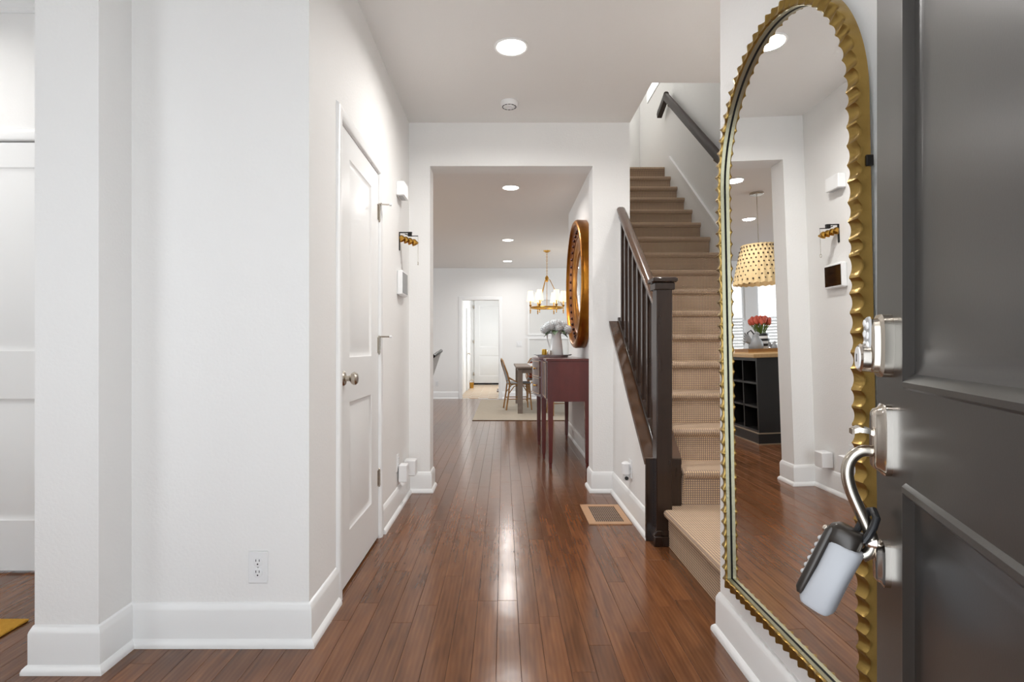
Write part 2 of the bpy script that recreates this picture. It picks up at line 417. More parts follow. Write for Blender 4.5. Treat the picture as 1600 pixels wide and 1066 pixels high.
# mudroom floor tiles
tl = struct(MB().box(-1.05,.62,11.92,16.52,-.16,-.004).build('floor_mudroom', 'tile_white', smooth=False), 'checkered tile floor of the mudroom')
tb = MB(); ts = .2
for i in range(8):
    for j in range(23):
        if (i+j) % 2:
            x0 = -.93+i*ts; y0 = 11.93+j*ts
            if x0+ts < .5 and y0+ts < 16.4: tb.box(x0+.004, x0+ts-.004, y0+.004, y0+ts-.004, -.006, 0)
t2 = tb.build('tile', 'tile_tan', tl, smooth=False); t2['kind'] = 'stuff'
tb = MB()
for i in range(8):
    for j in range(23):
        if (i+j) % 2 == 0:
            x0 = -.93+i*ts; y0 = 11.93+j*ts
            if x0+ts < .5 and y0+ts < 16.4: tb.box(x0+.004, x0+ts-.004, y0+.004, y0+ts-.004, -.006, 0)
t2 = tb.build('tile', 'tile_white', tl, smooth=False); t2['kind'] = 'stuff'

# ---- baseboards (profile swept along a polyline, the room on the LEFT of travel)
PROF = [(0,0),(.027,0),(.027,.010),(.024,.018),(.017,.026),(.013,.029),(.013,.128),(.011,.136),(.006,.147),(.003,.153),(0,.155)]
def baseboard(name, pts, label=None):
    P2 = [Vector(p) for p in pts]; n = len(P2); rings = []
    for i in range(n):
        d0 = (P2[i]-P2[i-1]).normalized() if i > 0 else None
        d1 = (P2[i+1]-P2[i]).normalized() if i < n-1 else None
        if d0 is None: d0 = d1
        if d1 is None: d1 = d0
        n0 = Vector((-d0.y, d0.x)); n1 = Vector((-d1.y, d1.x))
        b = n0+n1; b = b/(1+n0.dot(n1)) if (1+n0.dot(n1)) > .05 else n0
        rings.append([(P2[i].x+b.x*o, P2[i].y+b.y*o, z) for o, z in PROF])
    return struct(MB().loft(rings, True).build(name, 'trim', angle=50), label)
baseboard('baseboard_left', [(-.70, DY1+.062), (-.70, 4.173), (-.543, 4.173), (-.543, 4.36), (-.60, 4.36)][::-1], 'white baseboard along the closet wall')
baseboard('baseboard_entry', [(-.70, DY0-.062), (-.70, 2.03), (-1.34, 2.03), (-1.34, 1.865), (-1.552, 1.865), (-1.552, 2.675), (SX1+.07, 2.675)], 'white baseboard wrapping the entry wall')
baseboard('baseboard_right', [(.94, 2.116), (.815, 2.116), (.815, .03)][::-1], 'white baseboard under the arched mirror')
baseboard('baseboard_stair', [(.815, 3.128), (.815, 4.173), (.6615, 4.173), (.6615, 4.36), (.815, 4.36), (.815, 7.03), (2.5, 7.03)], 'white baseboard along the stair wall')
baseboard('baseboard_far', [(MX0-.075, 11.8), (-6.0, 11.8)])
baseboard('baseboard_dining', [(4.5, 11.8), (MX1+.075, 11.8)])
# crown strip above the study door
struct(MB().prism([(2.675,2.66),(2.668,2.66),(2.668,2.672),(2.66,2.682),(2.66,2.70),(2.652,2.71),(2.652,2.74),(2.675,2.74)], 'x', -4.3, -1.553).build('trim_1', 'trim'), 'thin white crown strip in the study')

# ---- casings
def casing(name, axis, c, a0, a1, top, side, w=.06, t=.016, label=None):
    """door casing around an opening a0..a1 on a wall plane (axis='x': plane x=c, opening along y); side=+1/-1 the direction it stands proud"""
    b = MB(); pr = [(0,.004),(.006,.012),(.02,.016),(.045,.014),(w-.006,.011),(w,.0)]
    path = [(a0,0),(a0,top),(a1,top),(a1,0)]
    rings = []
    for i,(a,z) in enumerate(path):
        s = -1 if i < 2 else 1
        ring = []
        for o, h in [(0,0)]+pr+[(w,0)][:0]:
            aa = a + s*o; zz = z + (o if i in (1,2) else 0)
            d = c + side*h
            ring.append((d, aa, zz) if axis == 'x' else (aa, d, zz))
        rings.append(ring)
    b.loft(rings, True)
    return struct(b.build(name, 'trim', angle=50), label)
casing('trim_2', 'x', -.70, DY0, DY1, DZ, 1, label='white casing around the closet door')
casing('trim_3', 'y', 2.675, SX0, SX1, 2.055, -1)
casing('trim_4', 'y', 11.8, MX0, MX1, MZ, -1, w=.075, label='white casing of the mudroom doorway')

# ---- panel doors, local frame: x along the width, face at y=0 looking to -y
def panel_door(root, w, h, t, panels, m, ring):
    """panels: list of (x0,x1,z0,z1). ring: list of (inset, y) from the panel's edge inwards"""
    xs = sorted(set([p[0] for p in panels]+[p[1] for p in panels]))
    b = MB(); x0, x1 = xs[0], xs[-1]
    b.box(0, x0, 0, t, 0, h); b.box(x1, w, 0, t, 0, h)
    zs = sorted([(p[2], p[3]) for p in panels]); z = 0
    for a, c in zs: b.box(x0, x1, 0, t, z, a); z = c
    b.box(x0, x1, 0, t, z, h)
    slab = b.build('slab', m, root, smooth=False)
    for (a, c, e, f) in panels:
        q = MB(); rings = []
        for i, y in ring: rings.append([(a+i,y,e+i),(c-i,y,e+i),(c-i,y,f-i),(a+i,y,f-i)])
        i, y = ring[-1]
        q.loft([[(a,t-.002,e),(c,t-.002,e),(c,t-.002,f),(a,t-.002,f)]]+rings, True)
        q.build('panel', m, root, smooth=True, angle=25)
    return slab
RING = [(0,0),(.008,.006),(.018,.009),(.026,.009),(.05,.003)]
def knob(root, x, z, m='nickel', depth=.065):
    k = MB()
    k.lathe([(.004,0),(.032,0),(.033,-.004),(.028,-.010),(.013,-.013),(.0115,-.026),(.014,-.032),(.024,-.038),(.0285,-.047),(.028,-.056),(.021,-.063),(.004,-.066)], (x,0,z), 'y', 24)
    return k.build('knob', m, root)
def hinge(root, x, z, stop=False):
    b = MB(); b.lathe([(.0065,-.045),(.0065,.045)], (x,-.004,z), 'z', 10)
    for k in range(5): b.lathe([(.0075,-.043+.018*k),(.0075,-.029+.018*k)], (x,-.004,z), 'z', 10)
    b.lathe([(.002,-.054),(.006,-.05),(.006,-.045)], (x,-.004,z), 'z', 10)
    b.lathe([(.006,.045),(.006,.05),(.002,.054)], (x,-.004,z), 'z', 10)
    b.box(x-.03, x, -.002, .001, z-.043, z+.043)
    h = b.build('hinge', 'nickel', root)
    if stop:
        c = MB(); c.tube([(x,-.006,z+.047),(x+.004,-.03,z+.047),(x+.008,-.062,z+.047)], .0045, 8)
        c.tube([(x,-.006,z+.047),(x-.02,-.02,z+.047)], .0045, 8)
        c.lathe([(.008,0),(.008,.006)], (x,-.004,z+.044), 'z', 10)
        c.build('door_stop', 'nickel', h)
        c = MB(); c.tube([(x+.008,-.060,z+.047),(x+.0095,-.074,z+.047)], .0075, 10); c.build('rubber_tip', 'plastic', h)
    return h
# closet door on wall_left: the face looks to +x. local -y -> +x  : rotate +90 deg about z (x_local -> +y)
cl = thing('closet_door', (-.703, DY0+.004, .012), 'white two-panel closet door with round nickel knob and three hinges', 'door', rotz=PI/2, local=True)
dw = DY1-DY0-.008
panel_door(cl, dw, DZ-.018, .036, [(.155,.585,.228,.812),(.155,.585,1.016,1.92)], 'door', RING)
kn = knob(cl, .052, .925)
for z, st in ((1.82,True),(1.075,True),(.33,False)): hinge(cl, dw+.004, z, st)
struct(MB().box(-.815,-.70,DY0-.0,DY0+.003,0,DZ).box(-.815,-.70,DY1-.003,DY1,0,DZ).box(-.815,-.70,DY0,DY1,DZ-.004,DZ).build('trim_5', 'trim', smooth=False), 'white jamb of the closet door')
walls('wall_closet_inside', [(-1.33,-1.30,2.16,4.17,0,H)], 'dark')
# study door
sd = thing('study_door', (SX0+.004, 2.678, .012), 'white two-panel door at the left edge behind the wall end', 'door', local=True)
panel_door(sd, SX1-SX0-.008, 2.036, .036, [(.115,.687,.238,.817),(.115,.687,1.043,1.918)], 'door', RING)
knob(sd, .06, .93)

# ---- yellow mat on the study floor
mb = MB(); mb.cbox(-2.42, -1.857, 1.35, 2.21, 0.0005, .010, .004)
mo = mb.build('floor_mat', 'mat_yellow', smooth=True); tag(mo, 'corner of a woven yellow mat on the study floor', 'mat')

# ---- windows (frame, sashes, panes)
def window(name, axis, c, a0, a1, z0, z1, inward, label, f=.045, inset=.03, sill=True, glass='glass'):
    """frame set in a wall; axis 'y': wall plane y=c.."""
    def bx(b, a, e, d0, d1, p, q):
        if axis == 'y': b.box(a, e, d0, d1, p, q)
        else: b.box(d0, d1, a, e, p, q)
    b = MB(); d0, d1 = c+inset, c+inset+.06
    bx(b, a0, a0+f, d0, d1, z0, z1); bx(b, a1-f, a1, d0, d1, z0, z1); bx(b, a0+f, a1-f, d0, d1, z0, z0+f); bx(b, a0+f, a1-f, d0, d1, z1-f, z1)
    zm = (z0+z1)/2; bx(b, a0+f, a1-f, d0, d1, zm-.02, zm+.02)
    o = b.build(name, 'trim', smooth=False); struct(o, label)
    for p, q in ((z0+f, zm-.02), (zm+.02, z1-f)):
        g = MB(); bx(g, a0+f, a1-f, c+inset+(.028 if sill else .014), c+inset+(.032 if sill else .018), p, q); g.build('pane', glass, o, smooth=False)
    if not sill: return o
    s = MB()
    bx(s, a0-.03, a1+.03, *( (c-.03, c+.03) if inward > 0 else (c+.09, c+.15) ), z0-.025, z0); s.build('window_sill', 'trim', o, smooth=False)
    return o
window('window_1', 'y', 11.8, KW[0][0], KW[0][1], .75, 2.3, 1, 'white double-hung kitchen window')
window('window_2', 'y', 11.8, KW[1][0], KW[1][1], .75, 2.3, 1, 'white double-hung kitchen window')
window('window_3', 'y', -.12, -3.1, -2.2, .55, 2.25, -1, 'study window beside the front door')
window('window_4', 'x', 2.02, 6.55, 7.88, 4.49, 5.4, 1, 'bright window above the stairs', f=.012, inset=-.012, sill=False, glass='daylight_glow')  # panes glow by themselves to stand in for daylight
# louvre slats on the lower kitchen sashes
for (a0, a1) in KW:
    sh = thing('window_shutter', ((a0+a1)/2, 11.77, .80), 'white louvred cafe shutter in the %s kitchen window' % ('right-hand' if a0 > -3.6 else 'left-hand'), 'shutter')
    b = MB(); 
    b.box(a0+.01, a0+.05, 11.775, 11.80, .80, 1.48).box(a1-.05, a1-.01, 11.775, 11.80, .80, 1.48).box(a0+.05, a1-.05, 11.775, 11.80, .80, .84).box(a0+.05, a1-.05, 11.775, 11.80, 1.44, 1.48)
    b.build('shutter_frame', 'trim', sh, smooth=False)
    for k in range(9):
        z = .875+k*.065
        s = MB(); s.prism([(11.77,z-.012),(11.774,z-.014),(11.803,z+.018),(11.799,z+.02)], 'x', a0+.05, a1-.05); s.build('slat', 'trim', sh, smooth=False)
# the neighbouring house seen through the kitchen windows
nb = MB(); nb.box(-8, -1.6, 15.2, 15.5, -.3, 6); o = nb.build('neighbour_house', 'brick', smooth=False); tag(o, 'pale brick house wall outside the kitchen windows', 'building')
o = MB().box(-12, -1.6, 12.0, 15.2, -.4, -.3).build('ground_outside', 'tile_white', smooth=False); struct(o, 'pale ground outside the kitchen')

# ================================================================== STAIRS
RISE, RUN, SY = .195, .257, 3.12
st = thing('staircase', (1.5, 4.0, 0), 'carpeted straight staircase with a square landing at its foot', 'staircase')
b = MB()
# landing: polygon with a notch for the newel post
poly = [(.892,2.118),(2.018,2.118),(2.018,3.15),(.99,3.15),(.99,3.122),(.916,3.122),(.916,3.043),(.892,3.043)]
b.prism(poly, 'z', 0, RISE-.045)
def offs(p, d): return (p[0]-(d if p[0] < .9 else 0), p[1]+(.0 if p[1] > 3.0 else 0))
rings = []
for d, z in ((0,RISE-.045),(.012,RISE-.044),(.022,RISE-.034),(.026,RISE-.02),(.022,RISE-.006),(.008,RISE)):
    rings.append([offs(p,d)+(z,) for p in poly])
b.loft(rings, True)
b.build('landing', 'carpet', st, angle=60)
def step_mesh(i):
    y = SY+(i-2)*RUN; z = i*RISE
    b = MB()
    # profile (y,z): riser, rounded nosing, tread
    pr = [(y+.03, z-RISE-.02), (y+.03, z-.052), (y+.018, z-.046), (y+.006, z-.036), (y, z-.022), (y+.004, z-.008), (y+.016, z), (y+RUN+.032, z+.0), (y+RUN+.032, z-RISE-.02)]
    b.prism(pr, 'x', 1.003, 1.998)
    return b
for i in range(2, 17): step_mesh(i).build('step', 'carpet', st, angle=60)
b = MB(); y = SY+15*RUN; z = 17*RISE
b.prism([(y+.03,z-RISE-.02),(y+.03,z-.052),(y+.006,z-.036),(y,z-.022),(y+.004,z-.008),(y+.016,z),(8.32,z),(8.32,z-.12),(y+.1,z-RISE-.02)], 'x', .94, 2.018)
b.build('upper_landing', 'carpet', st, angle=60)
# bound edge of the carpet runner beside the curb
b = MB(); b.tube([(1.001,3.16,.2),(1.001,3.14,.34),(1.001,3.115,.375),(1.001,3.15,.392)], .008, 6); b.build('carpet_binding', 'carpet', st)
# skirt board on the right wall with a white cap line
sl = RISE/RUN
def zn(y): return 2*RISE+(y-SY)*sl
b = MB(); b.prism([(3.05,.1),(3.05,zn(3.05)+.17),(6.80,zn(6.80)+.17),(6.98,3.33),(6.98,3.1),(3.35,.1)], 'x', 1.999, 2.0185); b.build('skirt_board', 'wall', st, smooth=False)
b = MB(); b.prism([(3.05,zn(3.05)+.17),(3.05,zn(3.05)+.205),(6.80,zn(6.80)+.205),(6.80,zn(6.80)+.17)], 'x', 1.992, 2.0185); b.build('skirt_cap', 'trim', st, smooth=False)

# ---- knee wall under the railing
cap_z = lambda y: .461+(y-3.125)*.773
struct(MB().prism([(3.14,0),(3.14,cap_z(3.14)-.036),(4.173,cap_z(4.173)-.036),(4.173,0)], 'x', .815, .96).build('wall_knee', 'wall', smooth=False), 'white knee wall under the stair railing')
rl = thing('stair_railing', (.87, 3.09, 0), 'dark espresso wooden stair railing with square newel post and balusters', 'railing')
b = MB(); b.prism([(3.122,cap_z(3.122)-.034),(3.122,cap_z(3.122)),(4.171,cap_z(4.171)),(4.171,cap_z(4.171)-.034)], 'x', .782, .988); b.build('cap_board', 'rail', rl, smooth=False)
b = MB(); b.prism([(3.137,cap_z(3.137)),(3.137,cap_z(3.137)+.03),(4.171,cap_z(4.171)+.03),(4.171,cap_z(4.171))], 'x', .845, .897); b.build('shoe_rail', 'espresso', rl, bevel=.006)
b = MB(); b.box(.79, .986, 3.118, 3.14, 0, .455); b.build('end_board', 'espresso', rl, smooth=False, bevel=.003)
b = MB(); b.prism([(3.14,.2),(3.14,cap_z(3.14)-.034),(4.171,cap_z(4.171)-.034),(4.171,cap_z(4.171)-.3),(3.3,.2)], 'x', .96, .986); b.build('inner_stringer', 'espresso', rl, smooth=False)
nw = MB().box(.829,.914,3.045,3.132,.0,1.405).build('newel_post', 'espresso', rl, bevel=.004)
b = MB(); b.box(.812,.931,3.028,3.149,0,.055); b.prism([(.812,.055),(.931,.055),(.918,.085),(.825,.085)], 'y', 3.035, 3.142); b.build('post_base', 'espresso', nw, bevel=.004)
b = MB(); b.cbox(.818,.925,3.034,3.143,1.385,1.425,.004); b.cbox(.806,.937,3.022,3.155,1.425,1.452,.006); b.build('post_cap', 'espresso', nw)
# hand rail (profile swept along the slope)
def slope_bar(prof, y0, y1, z0, slope, xc):
    b = MB(); rings = []
    for y in (y0, y1): rings.append([(xc+u, y, z0+(y-y0)*slope+v) for u, v in prof])
    return b.loft(rings, True)
RP = [(-.016,-.062),(-.016,-.05),(-.024,-.046),(-.031,-.034),(-.032,-.018),(-.026,-.006),(-.012,0),(.012,0),(.026,-.006),(.032,-.018),(.031,-.034),(.024,-.046),(.016,-.05),(.016,-.062)]
slope_bar(RP, 3.132, 4.171, 2.115-(4.171-3.132)*.773, .773, .872).build('handrail', 'rail', rl, angle=50)
b = MB(); b.prism([(3.132,1.237),(3.132,1.252),(4.171,2.053),(4.171,2.038)], 'x', .853, .891); b.build('rail_fillet', 'espresso', rl, smooth=False)
for k in range(8):
    y = 4.075-k*.1225
    if y < 3.2: break
    b = MB(); b.box(.854, .888, y-.0, y+.034, cap_z(y)+.025, 2.115-(4.171-y)*.773-.058+.01)
    b.build('baluster', 'espresso', rl, smooth=False, bevel=.002)
# ---- wall handrail
wr = thing('wall_handrail', (1.95, 5.0, 2.4), 'dark brown handrail fixed to the wall above the carpeted stairs', 'handrail')
zr = lambda y: 4.13-(6.74-y)*.776
P2 = [(-.028,-.095),(-.034,-.05),(-.028,-.012),(-.012,0),(.012,0),(.028,-.012),(.034,-.05),(.028,-.095)]
slope_bar(P2, 3.0, 6.74, zr(3.0), .776, 1.945).build('rail', 'espresso_matte', wr, angle=50)
b = MB(); b.loft([[(1.945+u, 6.72+.0*u, zr(6.74)+v) for u, v in P2],[(1.945+u, 7.02, zr(6.74)-.10+v) for u, v in P2]], True); b.build('rail_return', 'espresso_matte', wr, angle=50)
for y in (3.6, 5.2, 6.66):
    b = MB(); b.tube([(2.018,y,zr(y)-.15),(1.97,y,zr(y)-.15),(1.945,y,zr(y)-.13),(1.945,y,zr(y)-.09)], .008, 8); b.lathe([(.025,-.006),(.025,0)], (2.019,y,zr(y)-.15), 'x', 14)
    b.build('bracket', 'nickel', wr)

# ================================================================== FRONT DOOR (open, at the right)
DE = Vector((.597, .90, 0)); DA = math.atan2((1115-VX), F)      # free edge and the angle of the leaf
du = Vector((math.sin(DA), math.cos(DA), 0)); dn = Vector((-math.cos(DA), math.sin(DA), 0))   # along the leaf towards the free edge, out of the outer face
LW = .914
# local frame: x from the free edge to the hinge, y INTO the leaf, z up
fd = thing('front_door', DE, 'charcoal grey panelled front door standing open at the right', 'door', rotz=math.atan2(-du.y, -du.x), local=True)
FR = [(0,0),(.004,-.006),(.011,-.007),(.017,-.002),(.022,.004),(.034,.007),(.05,.006)]
panel_door(fd, LW, 2.03, .045, [(.1445,.77,.10,.888-.012),(.1445,.77,1.015-.012,1.90)], 'front_door', FR)
for o in fd.children: o.location.z += 0
fd.location.z = .012
# pixel on the plane square to the leaf at distance s from the free edge -> (p out of the face, z)
def pz(px, py, s=.06):
    bx, by = DE.x-du.x*s, DE.y-du.y*s
    a = (px-VX)/F; p = (bx-by*a)/(-dn.x+dn.y*a); d = by+dn.y*p
    return p, CH-(py-VY)*d/F
def onleaf(px, py, s=.06):
    p, z = pz(px, py, s); return (s, -p, z)
# hardware: keypad deadbolt
def stadium(c, hw, hh, n=10, sq=.5):
    out = []
    for k in range(n*4):
        a = 2*PI*k/(n*4); ca, sa = math.cos(a), math.sin(a)
        out.append((c[0]+hw*math.copysign(abs(ca)**sq, ca), c[1]+hh*math.copysign(abs(sa)**.75, sa)))
    return out
def plate(b, c, hw, hh, depths, insets, sq=.5):
    rings = []
    for y, i in zip(depths, insets):
        rings.append([(u, y, v) for u, v in stadium(c, hw-i, hh-i, sq=sq)])
    return b.loft(rings, True)
fdl = bpy.data.objects
kl = thing('keypad_lock', DE, 'satin nickel keypad deadbolt on the charcoal front door', 'lock', rotz=fd.rotation_euler.z, local=True)
ZL = 1.075
plate(MB(), (.062, ZL), .034, .047, (0,-.012,-.016,-.023,-.026), (0,0,.006,.007,.011)).build('lock_body', 'nickel', kl, angle=40)
b = MB(); plate(b, (.062, ZL+.018), .020, .026, (-.0255,-.028), (0,.002)); b.build('keypad', 'plastic_grey', kl)
for (u, v) in ((-.009,.034),(.007,.030),(-.009,.018),(.008,.015),(-.009,.002),(.009,.001)):
    b = MB(); b.lathe([(.0055,-.0275),(.0055,-.0295),(.003,-.0305)], (.062+u,0,ZL+v), 'y', 12); b.build('key_button', 'plastic', kl)
b = MB(); b.lathe([(.022,-.024),(.0215,-.036),(.019,-.039),(.017,-.0385)], (.062,0,ZL-.018), 'y', 28); cy = b.build('lock_cylinder', 'nickel_bright', kl)
b = MB(); b.lathe([(.0165,-.0385),(.0165,-.0405),(.002,-.0408)], (.062,0,ZL-.018), 'y', 24); b.build('cylinder_face', 'plastic', cy)
b = MB(); b.box(.0607,.0633,-.0415,-.0405,ZL-.024,ZL-.012); b.build('keyhole', 'black', cy, smooth=False)
# grip handle set
hs = thing('door_handle_set', DE, 'satin nickel grip handle with thumb latch on the front door', 'handle', rotz=fd.rotation_euler.z, local=True)
b = MB(); plate(b, (.062, .935), .028, .053, (0,-.008,-.012,-.018,-.021), (0,0,.006,.008,.012), sq=.35); b.build('escutcheon', 'nickel_bright', hs, angle=40)
b = MB(); plate(b, (.062, .749), .019, .033, (0,-.008,-.011,-.016,-.018), (0,0,.005,.007,.010), sq=.35); b.build('lower_escutcheon', 'nickel_bright', hs, angle=40)
gp = [(1384,717),(1372,708),(1358,704),(1344,705),(1332,713),(1325,725),(1323,741),(1328,763),(1338,787),(1350,812),(1359,832),(1364,848),(1361,860),(1354,867),(1347,869)]
pts = [Vector(onleaf(x, y)) for x, y in gp]
pts[0].y = min(pts[0].y, -.012)
# smooth
for _ in range(2):
    q = [pts[0]]
    for i in range(len(pts)-1):
        q += [pts[i]*.75+pts[i+1]*.25, pts[i]*.25+pts[i+1]*.75]
    pts = q+[pts[-1]]
n = len(pts)
b = MB(); b.tube(pts, [.0078 if i < n*.12 else .0088 for i in range(n)], 14); b.build('grip', 'nickel', hs)
b = MB(); e = Vector(onleaf(1363, 848)); b.tube([e, Vector((.06,-.012,e.z))], .007, 12); b.lathe([(.011,-.016),(.010,-.024),(.007,-.03)], (.06,0,e.z), 'y', 16); b.build('grip_mount', 'nickel_bright', hs)
t = [Vector(onleaf(x, y)) for x, y in ((1376,680),(1364,677),(1352,672),(1340,670),(1329,674))]
b = MB(); rings = []
for i, p in enumerate(t):
    w = (.008,.012,.015,.015,.010)[i]; h = .0035
    rings.append([(p.x-w,p.y,p.z-h),(p.x+w,p.y,p.z-h),(p.x+w,p.y,p.z+h),(p.x,p.y,p.z+h*1.5),(p.x-w,p.y,p.z+h)])
b.loft(rings, True); b.build('thumb_latch', 'nickel_bright', hs, angle=50)
# lock box hanging on the grip
lb = thing('lockbox', DE, 'pale grey key lockbox with black shackle hanging from the door grip', 'lockbox', rotz=fd.rotation_euler.z, local=True)
top = Vector(onleaf(1326, 838)); bot = Vector(onleaf(1271, 943))
ax = (bot-top).normalized(); L = (bot-top).length
side = Vector((1, 0, 0)); fr = ax.cross(side).normalized()      # fr points away from the door / down
if fr.y > 0: fr = -fr
side, fr = side*math.cos(.38)+fr*math.sin(.38), fr*math.cos(.38)-side*math.sin(.38)
def ringbox(t, hw, hd, k=.55, off=0, n=6):
    c = top+ax*t+fr*off; out = []
    for i in range(n*4):
        a = 2*PI*(i+.5)/(n*4); ca, sa = math.cos(a), math.sin(a)
        out.append(c+side*hw*math.copysign(abs(ca)**k, ca)+fr*hd*math.copysign(abs(sa)**k, sa))
    return out
b = MB(); b.loft([ringbox(.012,.027,.020,off=-.005),ringbox(.016,.031,.0235,off=-.005),ringbox(L*.5,.032,.0225,off=-.005),ringbox(L-.006,.034,.0245,off=-.004),ringbox(L,.030,.021,off=-.004)], True); b.build('sleeve', 'lockbox', lb, angle=50)
b = MB(); b.loft([ringbox(-.012,.020,.018,off=.002),ringbox(-.006,.028,.024,off=.003),ringbox(.012,.029,.025,off=.003),ringbox(.018,.027,.022,off=0)], True); b.build('top_cap', 'lock_face', lb, angle=50)
b = MB(); b.loft([ringbox(-.004,.025,.006,off=.021),ringbox(.004,.028,.008,off=.022),ringbox(L*.86,.029,.008,off=.022),ringbox(L*.92,.026,.005,off=.021)], True); fc = b.build('key_panel', 'lock_face', lb, angle=50)
for r_ in range(6):
    for c_ in (-1, 1):
        p = top+ax*(.022+.012*r_)+fr*.030+side*(.010*c_)
        b = MB(); b.sphere(p, .0042, 8, 6); b.build('key_button', 'plastic_grey', fc)
p = top+ax*.006+fr*.030; b = MB(); b.sphere(p, .006, 8, 6); b.build('dial', 'nickel', fc)
sh = [onleaf(x, y) for x, y in ((1340,838),(1347,826),(1355,812),(1362,802),(1367,800),(1367,808),(1361,820),(1353,834),(1346,843))]
sh = [Vector(p) for p in sh]
for i, p in enumerate(sh): p.x += (-.014 if i < 4 else (.014 if i > 5 else (i-4.5)*.018))
b = MB(); b.tube(sh, .0055, 10); b.build('shackle', 'rubber', lb)

# ================================================================== ARCHED MIRROR
MW, MHH, MRAD = .806, 1.80, .403
am = thing('arched_mirror', (.8135, 1.6135, .225), 'tall arched wall mirror with scalloped gold frame', 'mirror', local=True)
am.rotation_euler = (0, -.0185, 0)
def outline(step, rc=.035):
    hw = MW/2; pts = []       # (y, z, ny, nz) inward normal ; starts bottom centre going to +y
    def seg(a, b, nrm):
        n = max(2, int((Vector(b)-Vector(a)).length/step))
        for i in range(n): 
            t = i/n; pts.append((a[0]+(b[0]-a[0])*t, a[1]+(b[1]-a[1])*t, *nrm))
    def cor(c, r, a0, a1):
        n = max(3, int(abs(a1-a0)*r/step))
        for i in range(n):
            a = a0+(a1-a0)*i/n; pts.append((c[0]+r*math.cos(a), c[1]+r*math.sin(a), -math.cos(a), -math.sin(a)))
    seg((0,0),(hw-rc,0),(0,1)); cor((hw-rc,rc),rc,-PI/2,0); seg((hw,rc),(hw,MHH-MRAD),(-1,0)); cor((0,MHH-MRAD),MRAD,0,PI)
    seg((-hw,MHH-MRAD),(-hw,rc),(1,0)); cor((-hw+rc,rc),rc,PI,1.5*PI); seg((-hw+rc,0),(0,0),(0,1))
    return pts
OUT = outline(.0043)
acc = 0; stations = []; rc = random.Random(5); nxt = .041; start = 0; cups = []
for i, p in enumerate(OUT):
    q = OUT[(i+1) % len(OUT)]; stations.append(acc); acc += math.hypot(q[0]-p[0], q[1]-p[1])
ncup = round(acc/.041); bounds = [acc*k/ncup + (rc.uniform(-.004,.004) if 0 < k < ncup else 0) for k in range(ncup+1)]
b = MB(); rings = []; k = 0
for i, (y, z, ny, nz) in enumerate(OUT):
    s_ = stations[i]
    while k < ncup-1 and s_ >= bounds[k+1]: k += 1
    u = (s_-bounds[k])/(bounds[k+1]-bounds[k]); c = (4*u*(1-u))**.8
    prof = [(.001, 0), (.0005, -.016), (.0005+.0015*c, -.0325+.0135*c), (.005, -.0345+.0135*c), (.012, -.0345+.013*c), (.020, -.0345+.0105*c), (.0325-.0035*c, -.034+.006*c), (.0340-.003*c, -.029+.004*c), (.0325, -.020)]
    rings.append([(x_, y+ny*o, z+nz*o) for o, x_ in prof])
b.loft(rings, False, True)
b.build('frame', 'gold_frame', am, angle=28)
O2 = outline(.03); inner = [(y+ny*.027, z+nz*.027) for y, z, ny, nz in O2]
def lip(name, m, o0, o1, x0, x1):
    b = MB(); b.loft([[(x0,y+ny*o0,z+nz*o0),(x1,y+ny*o0,z+nz*o0),(x1,y+ny*o1,z+nz*o1),(x0,y+ny*o1,z+nz*o1)] for y,z,ny,nz in outline(.012)], False, True)
    return b.build(name, m, am, angle=30)
lip('inner_lip', 'champagne', .031, .0345, -.023, -.0115)
lip('gap_shade', 'dark', .031, .0352, -.0115, -.0085)  # dark ring painted in for the shaded gap between lip and glass
g = MB(); g.add([(-.008, y, z) for y, z in inner], [tuple(range(len(inner)))]); g.add([(-.002, y, z) for y, z in inner], [tuple(range(len(inner)))])
g.v = g.v; g.build('glass', 'mirror', am, smooth=False)
for y, z in ((-MW/2, 1.25), (-MW/2, .86), (-MW/2, .47)):
    b = MB(); b.box(-.012, .004, y-.004, y+.004, z-.012, z+.012); b.build('clip', 'iron', am, bevel=.002)

# ================================================================== SMALL THINGS IN THE HALL
# outlets and switch plates; local frame: plate face looks to -y, centre at origin
def outlet(name, loc, rotz, label, kind='outlet'):
    t = thing(name, loc, label, 'outlet' if kind == 'outlet' else 'light switch', rotz=rotz, local=True)
    hw = .035 if kind == 'outlet' else .058
    MB().cbox(-hw, hw, -.006, -.0, -.057, .057, .002).build('plate', 'plastic', t)
    if kind == 'outlet':
        for z in (.02, -.02):
            rcp = MB().lathe([(.0165,-.0055),(.0165,-.0085),(.015,-.009)], (0,0,z), 'y', 20).build('receptacle', 'plastic', t)
            for x in (-.006, .006):
                MB().box(x-.0012, x+.0012, -.0096, -.0088, z+.002, z+.010).build('slot', 'black', rcp, smooth=False)
            MB().lathe([(.0028,-.0088),(.0028,-.0097)], (0,0,z-.007), 'y', 10).build('ground_hole', 'black', rcp)
        MB().lathe([(.003,-.006),(.002,-.0075)], (0,0,0), 'y', 10).build('screw', 'plastic_grey', t)
    else:
        for x in (-.023, .023):
            MB().cbox(x-.0165, x+.0165, -.010, -.004, -.033, .033, .002).build('rocker', 'plastic', t)
    return t
outlet('wall_outlet', (-.882, 2.03, .282), 0, 'white duplex outlet low on the entry wall beside the closet')
outlet('wall_outlet', (-.70, 3.72, .315), PI/2, 'white outlet behind the plugged-in box near the opening')
outlet('wall_outlet', (.815, 3.60, .30), -PI/2, 'white outlet on the knee wall behind the air freshener')
outlet('wall_outlet', (.815, 5.55, .33), -PI/2, 'white outlet under the mahogany console')
outlet('wall_outlet', (-1.39, 11.8, .33), 0, 'small white outlet low on the far wall')
outlet('light_switch', (.33, 11.8, 1.15), 0, 'double white light switch on the far wall', 'switch')
